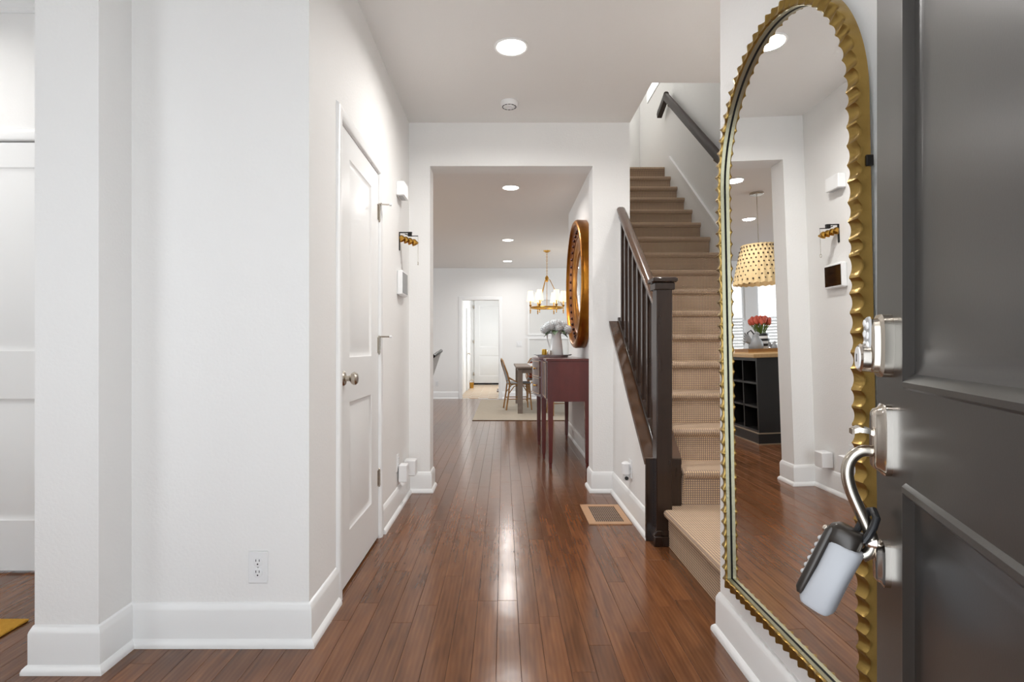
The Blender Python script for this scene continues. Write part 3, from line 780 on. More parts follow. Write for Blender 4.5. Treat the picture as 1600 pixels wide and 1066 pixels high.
# two plug boxes by the opening
o = MB().cbox(-.695+.006, -.635, 3.70, 3.78, .185, .30, .005).build('plug_in_box', 'plastic'); tag(o, 'square white plug-in box low on the closet wall, nearer one', 'plug')
o = MB().cbox(-.694, -.615, 3.93, 4.03, .175, .285, .005).build('plug_in_box', 'plastic'); tag(o, 'square white plug-in box low beside the opening, farther one', 'plug')
# air freshener on the knee wall
af = thing('air_freshener', (.79, 3.60, .23), 'white plug-in air freshener with black dot on the knee wall', 'air freshener')
MB().cbox(.757, .806, 3.572, 3.628, .255, .345, .012).build('housing', 'plastic', af)
MB().lathe([(.018,.225),(.022,.235),(.022,.255),(.014,.262)], (.782,3.60,0), 'z', 16).build('bottle', 'plastic', af)
MB().lathe([(.012,-.004),(.012,.004)], (.782,3.574,.243), 'y', 14).build('dial', 'black', af)
# motion sensor / chime box
o = thing('door_chime', (-.675, 3.755, 2.07), 'white door chime box high on the closet wall', 'door chime')
MB().cbox(-.70, -.648, 3.68, 3.83, 2.07, 2.165, .004).build('housing', 'plastic', o)
MB().box(-.69, -.66, 3.70, 3.81, 2.0685, 2.0705).build('speaker_grille', 'plastic_grey', o, smooth=False)
# alarm panel
o = thing('alarm_panel', (-.683, 3.805, 1.42), 'white wall touch panel with dark screen below the brass bells', 'wall panel')
MB().cbox(-.70, -.664, 3.70, 3.915, 1.42, 1.587, .008).build('housing', 'plastic', o)
MB().box(-.665, -.6625, 3.715, 3.90, 1.435, 1.572).build('screen', 'black_gloss', o, smooth=False)
# shop bell
sb = thing('shop_bell', (-.70, 3.78, 1.72), 'black iron wall bracket with row of brass bells and pull chain', 'bell')
MB().box(-.70,-.694,3.772,3.788,1.725,1.848).box(-.70,-.612,3.772,3.788,1.842,1.848).box(-.64,-.615,3.768,3.792,1.82,1.848).build('bracket', 'iron', sb, bevel=.001)
MB().tube([(-.66,3.78,1.835),(-.62,3.78,1.822),(-.572,3.78,1.822)], .003, 8).build('lever', 'iron', sb)
BP = [(.003,.038),(.009,.036),(.016,.028),(.019,.014),(.025,.0),(.0235,.0),(.017,.012),(.003,.025)]
for k in range(4):
    b = MB().lathe(BP, (0,0,0), 'z', 18); b.xf(Matrix.Translation((-.672+k*.027, 3.78+.004*k, 1.792-.008*k)) @ Matrix.Rotation(-.5, 4, 'Y'))
    b.build('bell', 'brass', sb)
MB().tube([(-.573,3.78,1.82),(-.573,3.78,1.65)], .0013, 6).build('chain', 'nickel', sb)
MB().tube([(-.573,3.78+.011*math.cos(a*PI/8),1.638+.011*math.sin(a*PI/8)) for a in range(16)], .0016, 6, closed=True).build('pull_ring', 'nickel', sb)
# floor vent
fv = thing('floor_vent', (.65, 3.62, 0), 'tan wooden floor vent with dark metal grille', 'floor vent')
b = MB(); b.box(.52,.78,3.41,3.455,0,.006).box(.52,.78,3.785,3.83,0,.006).box(.52,.566,3.455,3.785,0,.006).box(.742,.78,3.455,3.785,0,.006); b.build('frame', 'vent_wood', fv, smooth=False)
MB().box(.566,.742,3.455,3.785,0,.0015).build('duct', 'dark', fv, smooth=False)
b = MB()
for k in range(14): x0 = .566+.176*k/14; b.box(x0, x0+.0035, 3.455, 3.785, .0015, .0050)
for k in range(10): y0 = 3.455+.33*k/10; b.box(.566, .742, y0, y0+.007, .0015, .0045)
gr = b.build('grille', 'vent_metal', fv, smooth=False)
# ceiling lights; front door, study, landing and stairwell ones are unseen added fill
CL = [(.044,.42,H,4.5,'added unseen just inside the front door'),(.044,3.12,H,11.5,'over the entry hall'),(.077,5.86,H,10,'just beyond the cased opening'),(.07,8.71,H,10,'middle of the dining room row'),(.08,10.83,H,10,'nearest the far wall'),(-.87,5.81,H,8,'near the kitchen island end'),(-1.84,7.7,H,8,'over the kitchen side of the island'),
      (-2.7,1.95,H,7,'added unseen in the study'),(1.45,2.62,H,10,'added unseen over the stair landing'),(1.42,4.9,5.7,5.5,'added unseen high above the stairs')]
for i, (x, y, zc, pw, w) in enumerate(CL):
    t = thing('recessed_light', (x, y, zc), 'round white recessed ceiling light %s' % w, 'ceiling light', 'recessed ceiling lights')
    MB().lathe([(.082,0),(.096,0),(.097,-.004),(.090,-.008),(.080,-.004)], (x,y,zc), 'z', 32, cap=False).build('trim_ring', 'trim', t)
    MB().lathe([(.0015,-.005),(.081,-.005),(.081,-.001),(.0015,-.001)], (x,y,zc), 'z', 32).build('diffuser', 'light', t)
    l = bpy.data.lights.new('recessed_lamp', 'AREA'); l.shape = 'DISK'; l.size = .15; l.energy = pw; l.color = (1, .98, .955); l.spread = R(162)
    lo = bpy.data.objects.new('recessed_lamp', l); COL.objects.link(lo); lo.parent = t; lo.location = (0,0,-.012)
# smoke detector
x, y = .04, 3.82
sm = thing('smoke_detector', (x, y, H), 'white round smoke detector on the hall ceiling', 'smoke detector')
MB().lathe([(.056,0),(.058,-.006),(.057,-.024),(.050,-.034),(.004,-.034)], (x,y,H), 'z', 32).build('housing', 'plastic', sm)
for k in range(12):
    a = 2*PI*k/12
    b = MB(); b.box(-.009,.009,-.003,.003,-.0025,.0025); b.xf(Matrix.Translation((x+.045*math.cos(a), y+.045*math.sin(a), H-.0335)) @ Matrix.Rotation(a+PI/2, 4, 'Z')); b.build('vent_slot', 'black', sm, smooth=False)
MB().lathe([(.027,-.034),(.026,-.040),(.003,-.041)], (x,y,H), 'z', 24).build('test_button', 'plastic', sm)

# ================================================================== DINING ROOM
# ---- round gilt mirror (axis along x, back on x=.815)
rm = thing('round_mirror', (.815, 5.70, 1.71), 'large round convex mirror in deep gilt frame above the console', 'mirror', local=True)
MB().lathe([(.615,0),(.64,-.004),(.642,-.085),(.636,-.10),(.62,-.112),(.600,-.112),(.592,-.10),(.588,-.085)], (0,0,0), 'x', 96, cap=False).build('rim', 'gold_mirror', rm, angle=50)
MB().lathe([(.588,-.086),(.575,-.075),(.555,-.062),(.53,-.054),(.505,-.054),(.50,-.062),(.493,-.066),(.486,-.062),(.48,-.05)], (0,0,0), 'x', 96, cap=False).build('inner_frame', 'gilt_dark', rm, angle=50)
MB().lathe([(.482,-.050),(.47,-.060),(.455,-.062),(.44,-.050),(.40,-.030),(.375,-.024),(.365,-.034),(.352,-.036),(.345,-.026)], (0,0,0), 'x', 96, cap=False).build('cove', 'gold_mirror', rm, angle=50)
MB().lathe([(.347,-.026),(.30,-.040),(.24,-.050),(.17,-.058),(.09,-.063),(.002,-.065)], (0,0,0), 'x', 64, cap=False).build('glass', 'mirror', rm, angle=80)
bd = MB().sphere((0,0,0), .016, 10, 7).data('bead', 'bead')
for k in range(40):
    a = 2*PI*k/40; share('bead', bd, rm, (-.066, .545*math.cos(a), .545*math.sin(a)))

# ---- mahogany console sideboard
cs = thing('console_sideboard', (.56, 5.85, 0), 'mahogany bow-front sideboard on slender legs under the gilt mirror', 'sideboard')
CY0, CY1, CXB = 5.0, 6.70, .775
def bow(y, dx=0):
    t = (y-5.45)/.80
    return .392-(.030 if 5.45 <= y <= 6.25 else 0)-(.05*math.sin(PI*t) if 0 < t < 1 else 0)-dx
ysf = [5.0,5.2,5.449,5.45]+[5.45+.8*k/12 for k in range(1,12)]+[6.25,6.251,6.5,6.70]
fr_ = [(bow(y), y) for y in ysf]
MB().prism(fr_+[(CXB,CY1),(CXB,CY0)], 'z', .592, .952).build('case', 'mahogany', cs, smooth=False)
fr2 = [(bow(y,.014), y) for y in ysf]; fr2[0] = (fr2[0][0], CY0-.014); fr2[-1] = (fr2[-1][0], CY1+.014)
MB().prism(fr2+[(CXB+.005,CY1+.014),(CXB+.005,CY0-.014)], 'z', .952, .974).build('top', 'mahogany', cs, smooth=False, bevel=.004)
def frontpanel(name, y0, y1, z0, z1, n=8, knobs=()):
    b = MB(); rings = []
    for k in range(n+1):
        y = y0+(y1-y0)*k/n; x = bow(y)
        rings.append([(x-.010,y,z0),(x+.004,y,z0),(x+.004,y,z1),(x-.010,y,z1)])
    b.loft(rings, True); p = b.build(name, 'mahogany_front', cs, smooth=False)
    c = MB(); w = .006
    for (za, zb) in ((z0, z0+w), (z1-w, z1)):
        rr = []
        for k in range(n+1):
            y = y0+(y1-y0)*k/n; x = bow(y); rr.append([(x-.0125,y,za),(x-.009,y,za),(x-.009,y,zb),(x-.0125,y,zb)])
        c.loft(rr, True)
    for (ya, yb) in ((y0, y0+.014), (y1-.014, y1)): c.box(bow(ya)-.0125, bow(ya)-.008, ya, yb, z0, z1)
    c.build('inlay', 'inlay', p, smooth=False)
    for y in knobs:
        x = bow(y); MB().lathe([(.006,-.010),(.005,-.018),(.011,-.024),(.011,-.030),(.003,-.033)], (x,y,(z0+z1)/2), 'x', 14).build('knob', 'brass', p)
frontpanel('cupboard_door', 5.055, 5.43, .615, .94, 3)
frontpanel('drawer', 5.48, 6.22, .79, .94, 10, (5.62, 6.08))
frontpanel('drawer', 5.48, 6.22, .62, .775, 10, (5.62, 6.08))
frontpanel('cupboard_door', 6.275, 6.65, .615, .94, 3)
def tleg(x, y):
    b = MB(); 
    def rg(h, z): return [(x-h,y-h,z),(x+h,y-h,z),(x+h,y+h,z),(x-h,y+h,z)]
    b.loft([rg(.013,0),rg(.013,.04),rg(.017,.045),rg(.024,.593)], True); b.build('leg', 'mahogany', cs, smooth=False)
for x, y in ((.42,5.026),(.392,5.465),(.392,6.235),(.42,6.672),(.748,5.026),(.748,6.672)): tleg(x, y)

# ---- on the console: tray, pitcher of hydrangeas, votives
TZ = .974
tr = thing('serving_tray', (.51, 5.80, TZ), 'round silver tray under the white pitcher', 'tray')
MB().lathe([(.004,TZ),(.150,TZ),(.155,TZ+.004),(.160,TZ+.026),(.156,TZ+.026),(.150,TZ+.008),(.004,TZ+.008)], (.51,5.80,0), 'z', 40).build('dish', 'silver_tray', tr)
for s_ in (-1, 1):
    MB().tube([(.51+s_*.157,5.76,TZ+.02),(.51+s_*.185,5.77,TZ+.026),(.51+s_*.19,5.80,TZ+.027),(.51+s_*.185,5.83,TZ+.026),(.51+s_*.157,5.84,TZ+.02)], .005, 8).build('handle', 'silver_tray', tr)
PX, PY, PZ = .545, 5.80, TZ+.008
pt = thing('pitcher', (PX, PY, PZ), 'tall white ceramic pitcher on the silver tray', 'pitcher')
MB().lathe([(.004,PZ),(.068,PZ),(.072,PZ+.01),(.066,PZ+.08),(.055,PZ+.17),(.047,PZ+.225),(.052,PZ+.26),(.050,PZ+.26),(.044,PZ+.225),(.052,PZ+.17),(.004,PZ+.14)], (PX,PY,0), 'z', 32).build('body', 'ceramic', pt)
MB().tube([(PX-.046,PY,PZ+.235),(PX-.075,PY,PZ+.25),(PX-.096,PY,PZ+.22),(PX-.09,PY,PZ+.165),(PX-.072,PY,PZ+.11),(PX-.062,PY,PZ+.085)], .008, 10).build('handle', 'ceramic', pt)
MB().loft([[(PX+.03,PY-.025,PZ+.225),(PX+.03,PY+.025,PZ+.225),(PX+.046,PY,PZ+.222)],[(PX+.03,PY-.03,PZ+.262),(PX+.03,PY+.03,PZ+.262),(PX+.078,PY,PZ+.275)]], True).build('spout', 'ceramic', pt)
hb = thing('hydrangea_bouquet', (PX, PY, PZ+.23), 'bunch of pale grey-blue hydrangeas in the white pitcher', 'flowers')
def floret_head():
    b = MB(); b.sphere((0,0,0), .042, 10, 7); rg = random.Random(11)
    for k in range(70):
        z = 1-2*(k+.5)/70; a = k*2.39996; rr = math.sqrt(1-z*z); d = Vector((rr*math.cos(a), rr*math.sin(a), z))
        u = d.orthogonal().normalized(); v = d.cross(u); c = d*.05; ph = rg.random()*PI
        for q in range(4):
            t = ph+q*PI/2; e = u*math.cos(t)+v*math.sin(t); s1 = u*math.cos(t+PI/2)+v*math.sin(t+PI/2)
            b.add([c, c+e*.006+s1*.006+d*.002, c+e*.013+d*.003, c+e*.006-s1*.006+d*.002], [(0,1,2,3)])
    return b.data('flower_head', 'hydrangea')
fh = floret_head()
for i, (x, y, z, sc) in enumerate(((-.115,.0,.05,.95),(-.06,-.03,.085,1),(.0,-.02,.10,1.05),(.06,.01,.085,1),(.11,-.01,.045,.95),(-.03,.05,.10,1),(.04,.06,.09,1),(-.085,.03,.085,.8),(.02,-.05,.06,.8))):
    share('flower_head', fh, hb, (x, y, z), (i*.7, i*.4, i), (sc, sc, sc))
def leaf_mesh(L, w, m='leaf'):
    b = MB(); n = 6; vs = []
    for i in range(n+1):
        t = i/n; ww = w*math.sin(PI*min(t*.95+.03,1))**.8; x = L*t; z = .25*L*math.sin(t*1.6)-.35*L*t*t
        vs += [(x,-ww,z+.12*ww),(x,0,z-.1*ww),(x,ww,z+.12*ww)]
    fs = []
    for i in range(n):
        a = i*3; fs += [(a,a+1,a+4,a+3),(a+1,a+2,a+5,a+4)]
    return b.add(vs, fs).data('leaf', m)
lm = leaf_mesh(.11, .032)
for i, (a, z) in enumerate(((2.9,.03),(3.6,.02),(4.5,.03),(5.3,.02),(6.1,.03),(.5,.03),(1.4,.03),(3.25,.0),(5.8,.0))):
    share('leaf', lm, hb, (.03*math.cos(a), .03*math.sin(a), z+.01), (0, .2+.1*(i % 3), a))
b = MB()
for k in range(7): a = k*.9; b.tube([(PX+.012*math.cos(a),PY+.012*math.sin(a),PZ+.15),(PX+.05*math.cos(a),PY+.03*math.sin(a),PZ+.28)], .003, 6)
b.build('stems', 'stem', hb)
for i, (x, y, m, h, lab) in enumerate(((.418,5.76,'amber',.075,'left gold glass votive on the silver tray'),(.458,5.73,'amber',.06,'second gold glass votive on the silver tray'),(.462,5.685,'nickel_bright',.062,'small silver cup beside the pitcher'))):
    z = TZ+.008
    o = MB().lathe([(.004,z),(.020,z),(.026,z+h*.4),(.024,z+h),(.021,z+h),(.023,z+h*.4),(.004,z+.008)], (x,y,0), 'z', 18).build('votive_cup', m); tag(o, lab, 'cup', 'cups on the tray')

# ---- rug, table, chairs
rg = thing('area_rug', (.75, 9.85, 0), 'pale beige rug under the dining table', 'rug')
MB().cbox(-.456, 1.95, 8.275, 11.5, .0005, .011, .004).build('pile', 'rug', rg)
MB().box(-.458, 1.952, 8.270, 8.276, .0005, .008).build('binding', 'rug_edge', rg, smooth=False)
RZ = .011
tb_ = thing('dining_table', (.75, 9.9, RZ), 'grey washed wooden dining table on the beige rug', 'table')
MB().box(.20, 1.30, 9.02, 10.85, .738, .768).build('top', 'table', tb_, bevel=.004)
b = MB(); b.box(.25,1.25,9.085,9.105,.66,.738).box(.25,1.25,10.76,10.78,.66,.738).box(.255,.275,9.1,10.77,.66,.738).box(1.225,1.245,9.1,10.77,.66,.738); b.build('apron', 'table', tb_, smooth=False)
for x in (.232, 1.185):
    for y in (9.06, 10.73): MB().box(x, x+.08, y, y+.08, RZ, .738).build('leg', 'table', tb_, bevel=.004)
rn = MB().box(.45, 1.05, 9.015, 10.855, .7685, .772).build('table_runner', 'ceramic', smooth=False); tag(rn, 'white cloth runner on the dining table', 'cloth')
def bistro_chair(loc, rotz, label, first=None, cushion=False):
    # local: seat centre at origin, faces +x
    t = thing('bistro_chair', loc, label, 'chair', 'bistro chairs around the table', rotz=rotz, local=True)
    ri = .0135
    def leg(x0, y0, x1, y1): return MB().tube([(x0,y0,.0),(x1,y1,.445)], [.012,.014], 8).build('leg', 'rattan', t)
    leg(.20,.20,.165,.165); leg(.20,-.20,.165,-.165)
    for s_ in (-1, 1):
        MB().tube([(-.235,s_*.195,0),(-.19,s_*.18,.30),(-.175,s_*.18,.46),(-.215,s_*.185,.62),(-.265,s_*.165,.76)], .0135, 8).build('leg', 'rattan', t)
    MB().tube([(-.265,-.165,.76),(-.285,-.12,.835),(-.297,0,.868),(-.285,.12,.835),(-.265,.165,.76)], .0135, 8).build('back_rail', 'rattan', t)
    b = MB(); rings = []
    for k in range(9):
        u = -1+2*k/8; rings.append([(-.196-.004*abs(u),u*.165,.49),(-.222,u*.168,.62),(-.268+.004*abs(u),u*.150,.76),(-.288+.012*abs(u),u*.105,.835),(-.280+.012*abs(u),u*.105,.835),(-.260,u*.150,.76),(-.214,u*.168,.62),(-.188,u*.165,.49)])
    b.loft(rings, True); b.build('back_panel', 'weave_grey', t, angle=60)
    rings = []
    for h, z in ((.19,.437),(.205,.445),(.205,.462),(.19,.47)):
        rings.append([(math.copysign(abs(math.cos(a))**.6,math.cos(a))*h, math.copysign(abs(math.sin(a))**.6,math.sin(a))*h, z) for a in [2*PI*(k+.5)/28 for k in range(28)]])
    MB().loft(rings, True).build('seat', 'weave_grey', t)
    MB().tube([(math.copysign(abs(math.cos(a))**.6,math.cos(a))*.2, math.copysign(abs(math.sin(a))**.6,math.sin(a))*.2, .44) for a in [2*PI*(k+.5)/28 for k in range(28)]], .011, 6, closed=True).build('seat_rim', 'rattan', t)
    MB().tube([(.185,.18,.19),(.185,-.18,.19),(-.205,-.185,.19),(-.205,.185,.19)], .010, 6, closed=True).build('stretcher', 'rattan', t)
    for s_ in (-1, 1):
        MB().tube([(.18,s_*.18,.28),(.10,s_*.175,.40),(0,s_*.175,.432),(-.10,s_*.175,.40),(-.19,s_*.18,.28)], .009, 6).build('side_arch', 'rattan', t)
        MB().tube([(-.222,s_*.186,.62),(-.20,s_*.205,.56),(-.10,s_*.215,.50),(.02,s_*.205,.452)], .010, 6).build('arm_brace', 'rattan', t)
    if cushion: MB().cbox(-.17,.17,-.17,.17,.47,.515,.02).build('cushion', 'rust', t)
    return t
bistro_chair((.26,9.75,RZ+.002), .12, 'grey woven rattan bistro chair leaning back at the left of the table')
bistro_chair((.66,10.98,RZ+.002), -PI/2, 'bistro chair with rust cushion at the far end of the table', cushion=True)
bistro_chair((.93,8.98,RZ+.002), PI/2+.15, 'rattan bistro chair seen between the sideboard legs')
cu = MB(); cu.cbox(.34,.66,10.93,11.02,.53,.80,.04); cu = cu.build('throw_pillow', 'rust'); 
tag(cu, 'rust orange pillow on the far bistro chair', 'pillow')
cu.location = (.66, 11.07, .53)

# ---- chandelier
CX_, CY_ = .748, 9.68
ch = thing('chandelier', (CX_, CY_, H), 'brass ring chandelier with six small glowing white shades', 'chandelier', local=True)
MB().lathe([(.062,0),(.06,-.012),(.03,-.03),(.008,-.034)], (0,0,0), 'z', 24).build('canopy', 'brass', ch)
for k in range(13):
    z = -.034-.03*k
    ring_ = [(0,.009*math.cos(a*PI/5),z-.015+.02*math.sin(a*PI/5)) for a in range(10)] if k % 2 else [(.009*math.cos(a*PI/5),0,z-.015+.02*math.sin(a*PI/5)) for a in range(10)]
    MB().tube(ring_, .003, 5, closed=True).build('chain_link', 'brass', ch)
ZR = 1.76-H
MB().lathe([(.004,-.425),(.018,-.44),(.034,-.47),(.02,-.505),(.03,-.52),(.006,-.54)], (0,0,0), 'z', 18).build('hub', 'brass', ch)
MB().tube([(0,0,-.53),(0,0,ZR)], .004, 8).build('centre_rod', 'brass', ch)
for k in range(3):
    a = PI/2+2*PI*k/3+PI/6
    MB().tube([(0,0,-.48),(.05*math.cos(a),.05*math.sin(a),-.50),(.28*math.cos(a),.28*math.sin(a),ZR+.01)], .006, 8).build('arm', 'brass', ch)
MB().tube([(.283*math.cos(2*PI*k/48),.283*math.sin(2*PI*k/48),ZR) for k in range(48)], .014, 10, closed=True).build('ring', 'brass', ch)
MB().tube([(-.283,0,ZR),(.283,0,ZR)], .006, 8).tube([(0,-.283,ZR),(0,.283,ZR)], .006, 8).build('cross_bar', 'brass', ch)
for k in range(6):
    a = 2*PI*k/6; x, y = .283*math.cos(a), .283*math.sin(a)
    c = MB().lathe([(.004,ZR-.10),(.012,ZR-.085),(.006,ZR-.07),(.014,ZR-.05),(.006,ZR-.03),(.012,ZR),(.016,ZR+.03),(.026,ZR+.045),(.010,ZR+.05),(.010,ZR+.11)], (x,y,0), 'z', 14).build('candle_arm', 'brass', ch)
    MB().lathe([(.066,ZR+.105),(.068,ZR+.105),(.042,ZR+.285),(.04,ZR+.285)], (x,y,0), 'z', 20, cap=False).build('shade', 'shade', c)
l = bpy.data.lights.new('chandelier_lamp', 'POINT'); l.energy = 2.2; l.color = (1,.88,.72); l.shadow_soft_size = .25
lo = bpy.data.objects.new('chandelier_lamp', l); COL.objects.link(lo); lo.parent = ch; lo.location = (0,0,ZR+.2)

# ---- framed pale art on the far wall
for i, (z0, z1, lab) in enumerate(((1.335,2.10,'upper pale framed print on the far dining wall'),(.53,1.285,'lower pale framed print on the far dining wall'))):
    t = thing('framed_print', (.95, 11.79, z0), lab, 'picture', 'framed prints on the far wall')
    x0, x1, fw = .515, 1.40, .03
    b = MB(); b.box(x0,x0+fw,11.765,11.80,z0,z1).box(x1-fw,x1,11.765,11.80,z0,z1).box(x0+fw,x1-fw,11.765,11.80,z0,z0+fw).box(x0+fw,x1-fw,11.765,11.80,z1-fw,z1); b.build('frame', 'trim', t, smooth=False)
    MB().box(x0+fw,x1-fw,11.785,11.795,z0+fw,z1-fw).build('print', 'pale_art', t, smooth=False)

# ---- counter stool at the island, back towards the hall
sl_ = thing('counter_stool', (-1.06, 7.25, 0), 'counter stool with black top rail and white woven back behind the left jamb', 'stool', local=True)
MB().tube([(.185,-.20,.965),(.205,-.12,.985),(.222,0,1.005),(.232,.12,1.02),(.236,.21,1.03)], .022, 10).build('top_rail', 'black', sl_)
b = MB(); rings = []
for y, zt, xo in ((-.19,.955,.185),(-.1,.978,.208),(0,.995,.222),(.1,1.008,.230),(.20,1.02,.234)):
    rings.append([(xo-.006,y,zt),(xo+.006,y,zt),(.126,y*.75,.66),(.114,y*.75,.66)])
b.loft(rings, True).build('back_panel', 'weave_white', sl_, angle=60)
MB().cbox(-.20,.13,-.19,.19,.62,.66,.012).build('seat', 'weave_white', sl_)
for sx in (-1, 1):
    for sy in (-1, 1): MB().tube([(sx*.15-.03,sy*.17,0),(sx*.14-.03,sy*.15,.63)], .014, 8).build('leg', 'black', sl_)
MB().tube([(.115,.165,.25),(.115,-.165,.25),(-.175,-.165,.25),(-.175,.165,.25)], .010, 8, closed=True).build('foot_rail', 'black', sl_)

# ================================================================== KITCHEN ISLAND (seen in the mirror)
IX1, IY0, IX0, IY1 = -1.04, 5.84, -1.95, 6.85
isl = thing('kitchen_island', (-1.5, 6.35, 0), 'black kitchen island with open end shelves and wood top', 'kitchen island')
b = MB()
b.box(IX0,IX1-.30,IY0,IY1,.11,.90); b.box(IX1-.30,IX1,IY0,IY0+.03,.11,.90).box(IX1-.30,IX1,IY1-.03,IY1,.11,.90).box(IX1-.30,IX1,IY0+.03,IY1-.03,.11,.14).box(IX1-.30,IX1,IY0+.03,IY1-.03,.865,.90)
b.build('cabinet', 'black_cabinet', isl, smooth=False, bevel=.002)
for z in (.37, .62): MB().box(IX1-.30,IX1-.004,IY0+.03,IY1-.03,z,z+.022).build('shelf', 'black_cabinet', isl, smooth=False)
for k in (0, 1): 
    y = IY0+.35+k*.33; MB().box(IX1-.30,IX1-.004,y,y+.02,.14,.865).build('divider', 'black_cabinet', isl, smooth=False)
MB().box(IX0-.012,IX1+.012,IY0-.012,IY1+.012,0,.11).build('plinth', 'black_cabinet', isl, smooth=False)
MB().box(IX0-.016,IX1+.016,IY0-.016,IY1+.016,.108,.118).box(IX0-.02,IX1+.02,IY0-.02,IY1+.02,0,.008).build('edge_line', 'cab_line', isl, smooth=False)
MB().box(IX0-.05,IX1+.05,IY0-.05,IY1+1.3,.90,.942).build('worktop', 'butcher', isl, smooth=False, bevel=.006)
b = MB(); b.box(IX0+.1,IX1-.55,IY1+.01,IY1+1.2,0,.90); b.build('rear_cabinet', 'black_cabinet', isl, smooth=False)
WZ = .942
# wooden tray
o = thing('wooden_tray', (-1.27, 6.3, WZ), 'wooden tray on the island worktop', 'tray')
b = MB(); b.box(-1.50,-1.08,6.12,6.48,WZ,WZ+.012); b.build('base', 'butcher', o, smooth=False)
b = MB(); b.box(-1.50,-1.08,6.12,6.135,WZ+.012,WZ+.045).box(-1.50,-1.08,6.465,6.48,WZ+.012,WZ+.045).box(-1.50,-1.485,6.135,6.465,WZ+.012,WZ+.045).box(-1.095,-1.08,6.135,6.465,WZ+.012,WZ+.045); b.build('rim', 'rattan', o, smooth=False)
VZ = WZ+.012
# striped vase with tulips
vx, vy = -1.33, 6.36
va = thing('striped_vase', (vx, vy, VZ), 'black and cream striped vase on the wooden tray', 'vase')
vp = [(.062,0),(.078,.04),(.088,.09),(.09,.14),(.086,.175),(.080,.20)]
for i in range(7):
    z0 = .2*i/7; z1 = .2*(i+1)/7
    def rad(z):
        for (r0,h0),(r1,h1) in zip(vp, vp[1:]):
            if h0 <= z <= h1: return r0+(r1-r0)*(z-h0)/(h1-h0)
        return vp[-1][0]
    MB().lathe([(rad(z0),VZ+z0),(rad((z0+z1)/2),VZ+(z0+z1)/2),(rad(z1),VZ+z1)], (vx,vy,0), 'z', 28, cap=(i == 0)).build('stripe', 'black' if i % 2 == 0 else 'ceramic', va)
tu = thing('tulip_bunch', (vx, vy, VZ+.15), 'bunch of red-pink tulips in the striped vase', 'flowers', local=True)
tb2 = MB().lathe([(.004,0),(.013,.006),(.019,.024),(.018,.042),(.012,.056),(.004,.062)], (0,0,0), 'z', 10).data('bloom', 'tulip')
tl2 = leaf_mesh(.17, .014, 'stem')
rr = random.Random(4)
for k in range(24):
    a = k*2.4; d = .02+.085*math.sqrt(k/24); h = .19-.05*(d/.1)**2+rr.uniform(-.012,.012)
    p = (d*math.cos(a), d*math.sin(a), h)
    s_ = MB().tube([(.25*p[0],.25*p[1],-.05),(.6*p[0],.6*p[1],.08),p], .0035, 6).build('tulip_stem', 'stem', tu)
    share('bloom', tb2, s_, (p[0]-WL[s_].x, p[1]-WL[s_].y, p[2]-WL[s_].z), (.3*math.sin(a), -.3*math.cos(a)*-1, 0), (1.25,1.25,1.25))
for k in range(9):
    a = k*.7; share('leaf', tl2, tu, (.03*math.cos(a), .03*math.sin(a), .03), (0, -1.0, a))
# grey rooster jug and small hen
def bird(name, x, y, s, label, jug):
    t = thing(name, (x, y, VZ), label, 'figurine', local=True)
    MB().lathe([(.004,0),(.045*s,0),(.06*s,.03*s),(.062*s,.06*s),(.05*s,.095*s),(.032*s,.12*s),(.026*s,.145*s),(.004,.165*s)], (0,0,0), 'z', 20).build('body', 'grey_ceramic', t)
    for k in range(5):
        a = 1.9+k*.22
        b = MB(); b.tube([(.03*s,0,.07*s),(.06*s+.03*s*math.sin(a),0,.10*s+.01*k*s),(.05*s+.06*s*math.sin(a*.8),0,.07*s+.025*k*s)], [.016*s,.016*s,.006*s], 8); b.build('tail_feather', 'grey_ceramic', t)
    MB().sphere((-.012*s,0,.155*s), .022*s, 12, 8).build('head', 'grey_ceramic', t)
    MB().loft([[(-.03*s,-.006*s,.15*s),(-.03*s,.006*s,.15*s),(-.03*s,0,.162*s)],[(-.055*s,-.001,.146*s),(-.055*s,.001,.146*s),(-.055*s,0,.148*s)]], True).build('beak', 'black', t)
    if jug: MB().tube([(.01*s,0,.15*s),(.04*s,0,.19*s),(.07*s,0,.17*s),(.06*s,0,.12*s)], .006*s, 8).build('handle', 'black', t)
    return t
bird('rooster_jug', -1.20, 6.20, 1.25, 'grey ceramic rooster jug with black handle beside the striped vase', True)
bird('hen_figurine', -1.40, 6.20, .62, 'small grey ceramic hen beside the rooster jug', False)
# pendant
px_, py_ = -1.334, 6.34
pd = thing('pendant_light', (px_, py_, H), 'cream dotted fabric pendant shade over the kitchen island', 'pendant light', local=True)
MB().lathe([(.075,0),(.075,-.02),(.07,-.025),(.004,-.026)], (0,0,0), 'z', 28).build('canopy', 'nickel', pd)
MB().tube([(0,0,-.02),(0,0,2.15-H)], .005, 8).build('rod', 'nickel', pd)
zt, zb = 2.15-H, 1.71-H
b = MB(); rings = []
for (r_, z, am_) in ((.187,zt,.002),(.182,zt-.04,.003),(.20,zt-.08,.003),(.235,zt-.22,.004),(.262,zt-.34,.005),(.272,zb+.045,.006),(.280,zb,.010)):
    rings.append([((r_+am_*math.cos(a*24))*math.cos(a), (r_+am_*math.cos(a*24))*math.sin(a), z+(.006*math.cos(a*24) if z == zb else 0)) for a in [2*PI*k/144 for k in range(144)]])
b.loft(rings, False); sh_ = b.build('shade', 'dot_shade', pd)
dt = MB().sphere((0,0,0), .0105, 6, 4, (.5,1,1)).data('dot', 'dot')
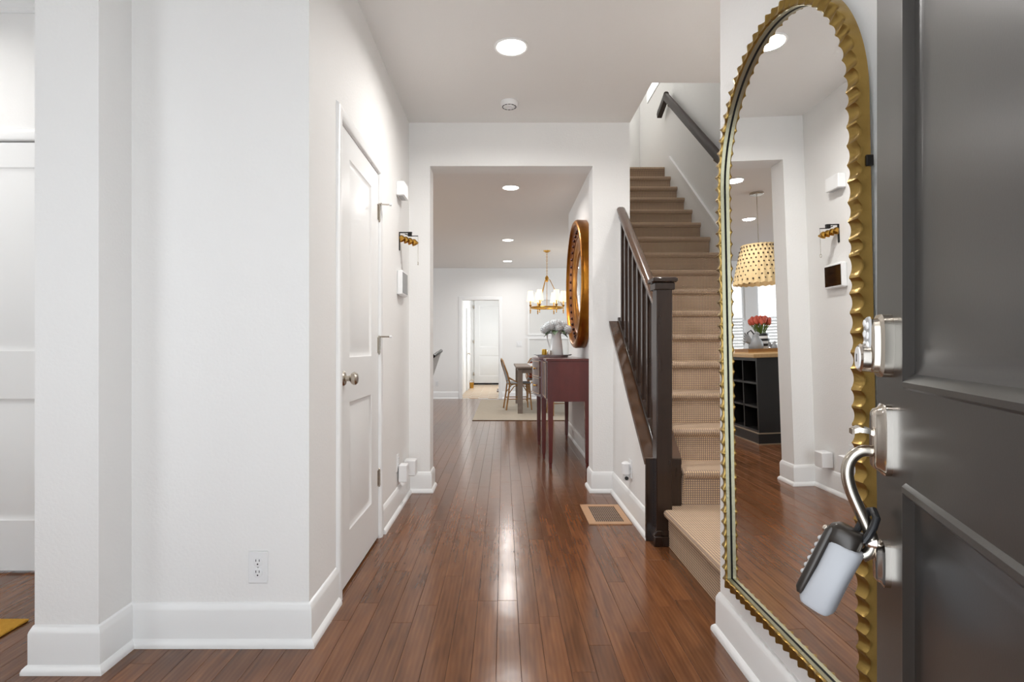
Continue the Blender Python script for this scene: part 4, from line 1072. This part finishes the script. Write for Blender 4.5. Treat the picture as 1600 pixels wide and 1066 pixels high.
for j in range(9):
    z = zt-.025-.046*j; t = (zt-z)/(zt-zb); r_ = .186+.094*t+.003 if j else .188
    for k in range(28):
        a = 2*PI*(k+.5*(j % 2))/28
        share('dot', dt, sh_, (r_*math.cos(a), r_*math.sin(a), z-WL[sh_].z), (0, 0, a))
# ================================================================== MUDROOM
md = thing('mudroom_door', (-.84, 16.398, .05), 'white two-panel door at the end of the mudroom', 'door', local=True)
panel_door(md, .90, 2.40, .036, [(.14,.76,.20,.80),(.14,.76,1.04,2.25)], 'door', RING)
for o in md.children: o.location.y -= .038
knob(md, .845, .92).location.y -= .038
kd = MB().lathe([(.004,0),(.03,0),(.028,-.014),(.004,-.018)], (.845,0,1.07), 'y', 18).build('deadbolt', 'nickel', md); kd.location.y -= .038
for z in (.26,1.2,2.2): hinge(md, -.006, z).location.y -= .038
MB().box(-.02,.93,-.04,.0,-.05,-.005).build('threshold', 'black', md, smooth=False)
ld = thing('glazed_door', (-.928, 14.0, .01), 'white side door with narrow bright glass pane in the mudroom', 'door', rotz=PI/2, local=True)
b = MB(); b.box(0,.12,-.036,0,0,2.05).box(.42,.80,-.036,0,0,2.05).box(.12,.42,-.036,0,0,.95).box(.12,.42,-.036,0,1.95,2.05); b.build('slab', 'door', ld, smooth=False)
MB().box(.12,.42,-.022,-.014,.95,1.95).build('pane', 'daylight_glow', ld, smooth=False)  # self-glowing pane stands in for daylight outside
kk = knob(ld, .06, .92); kk.location.y -= .036
bk = thing('brass_bucket', (-.84, 14.9, 0), 'small brass bucket on the mudroom tile floor', 'bucket')
MB().lathe([(.004,0),(.05,0),(.062,.15),(.058,.15),(.047,.008),(.004,.008)], (-.84,14.9,0), 'z', 20).build('pail', 'brass', bk)
MB().tube([(-.84+.06*math.cos(a),14.9,.148+.07*math.sin(a)) for a in [PI*k/12 for k in range(13)]], .004, 6).build('handle', 'brass', bk)
o = MB().cbox(-.16,.02,13.6,14.5,.0005,.02,.006).build('floor_runner', 'mahogany_front'); tag(o, 'brown mat edge at right on the mudroom tiles', 'mat')
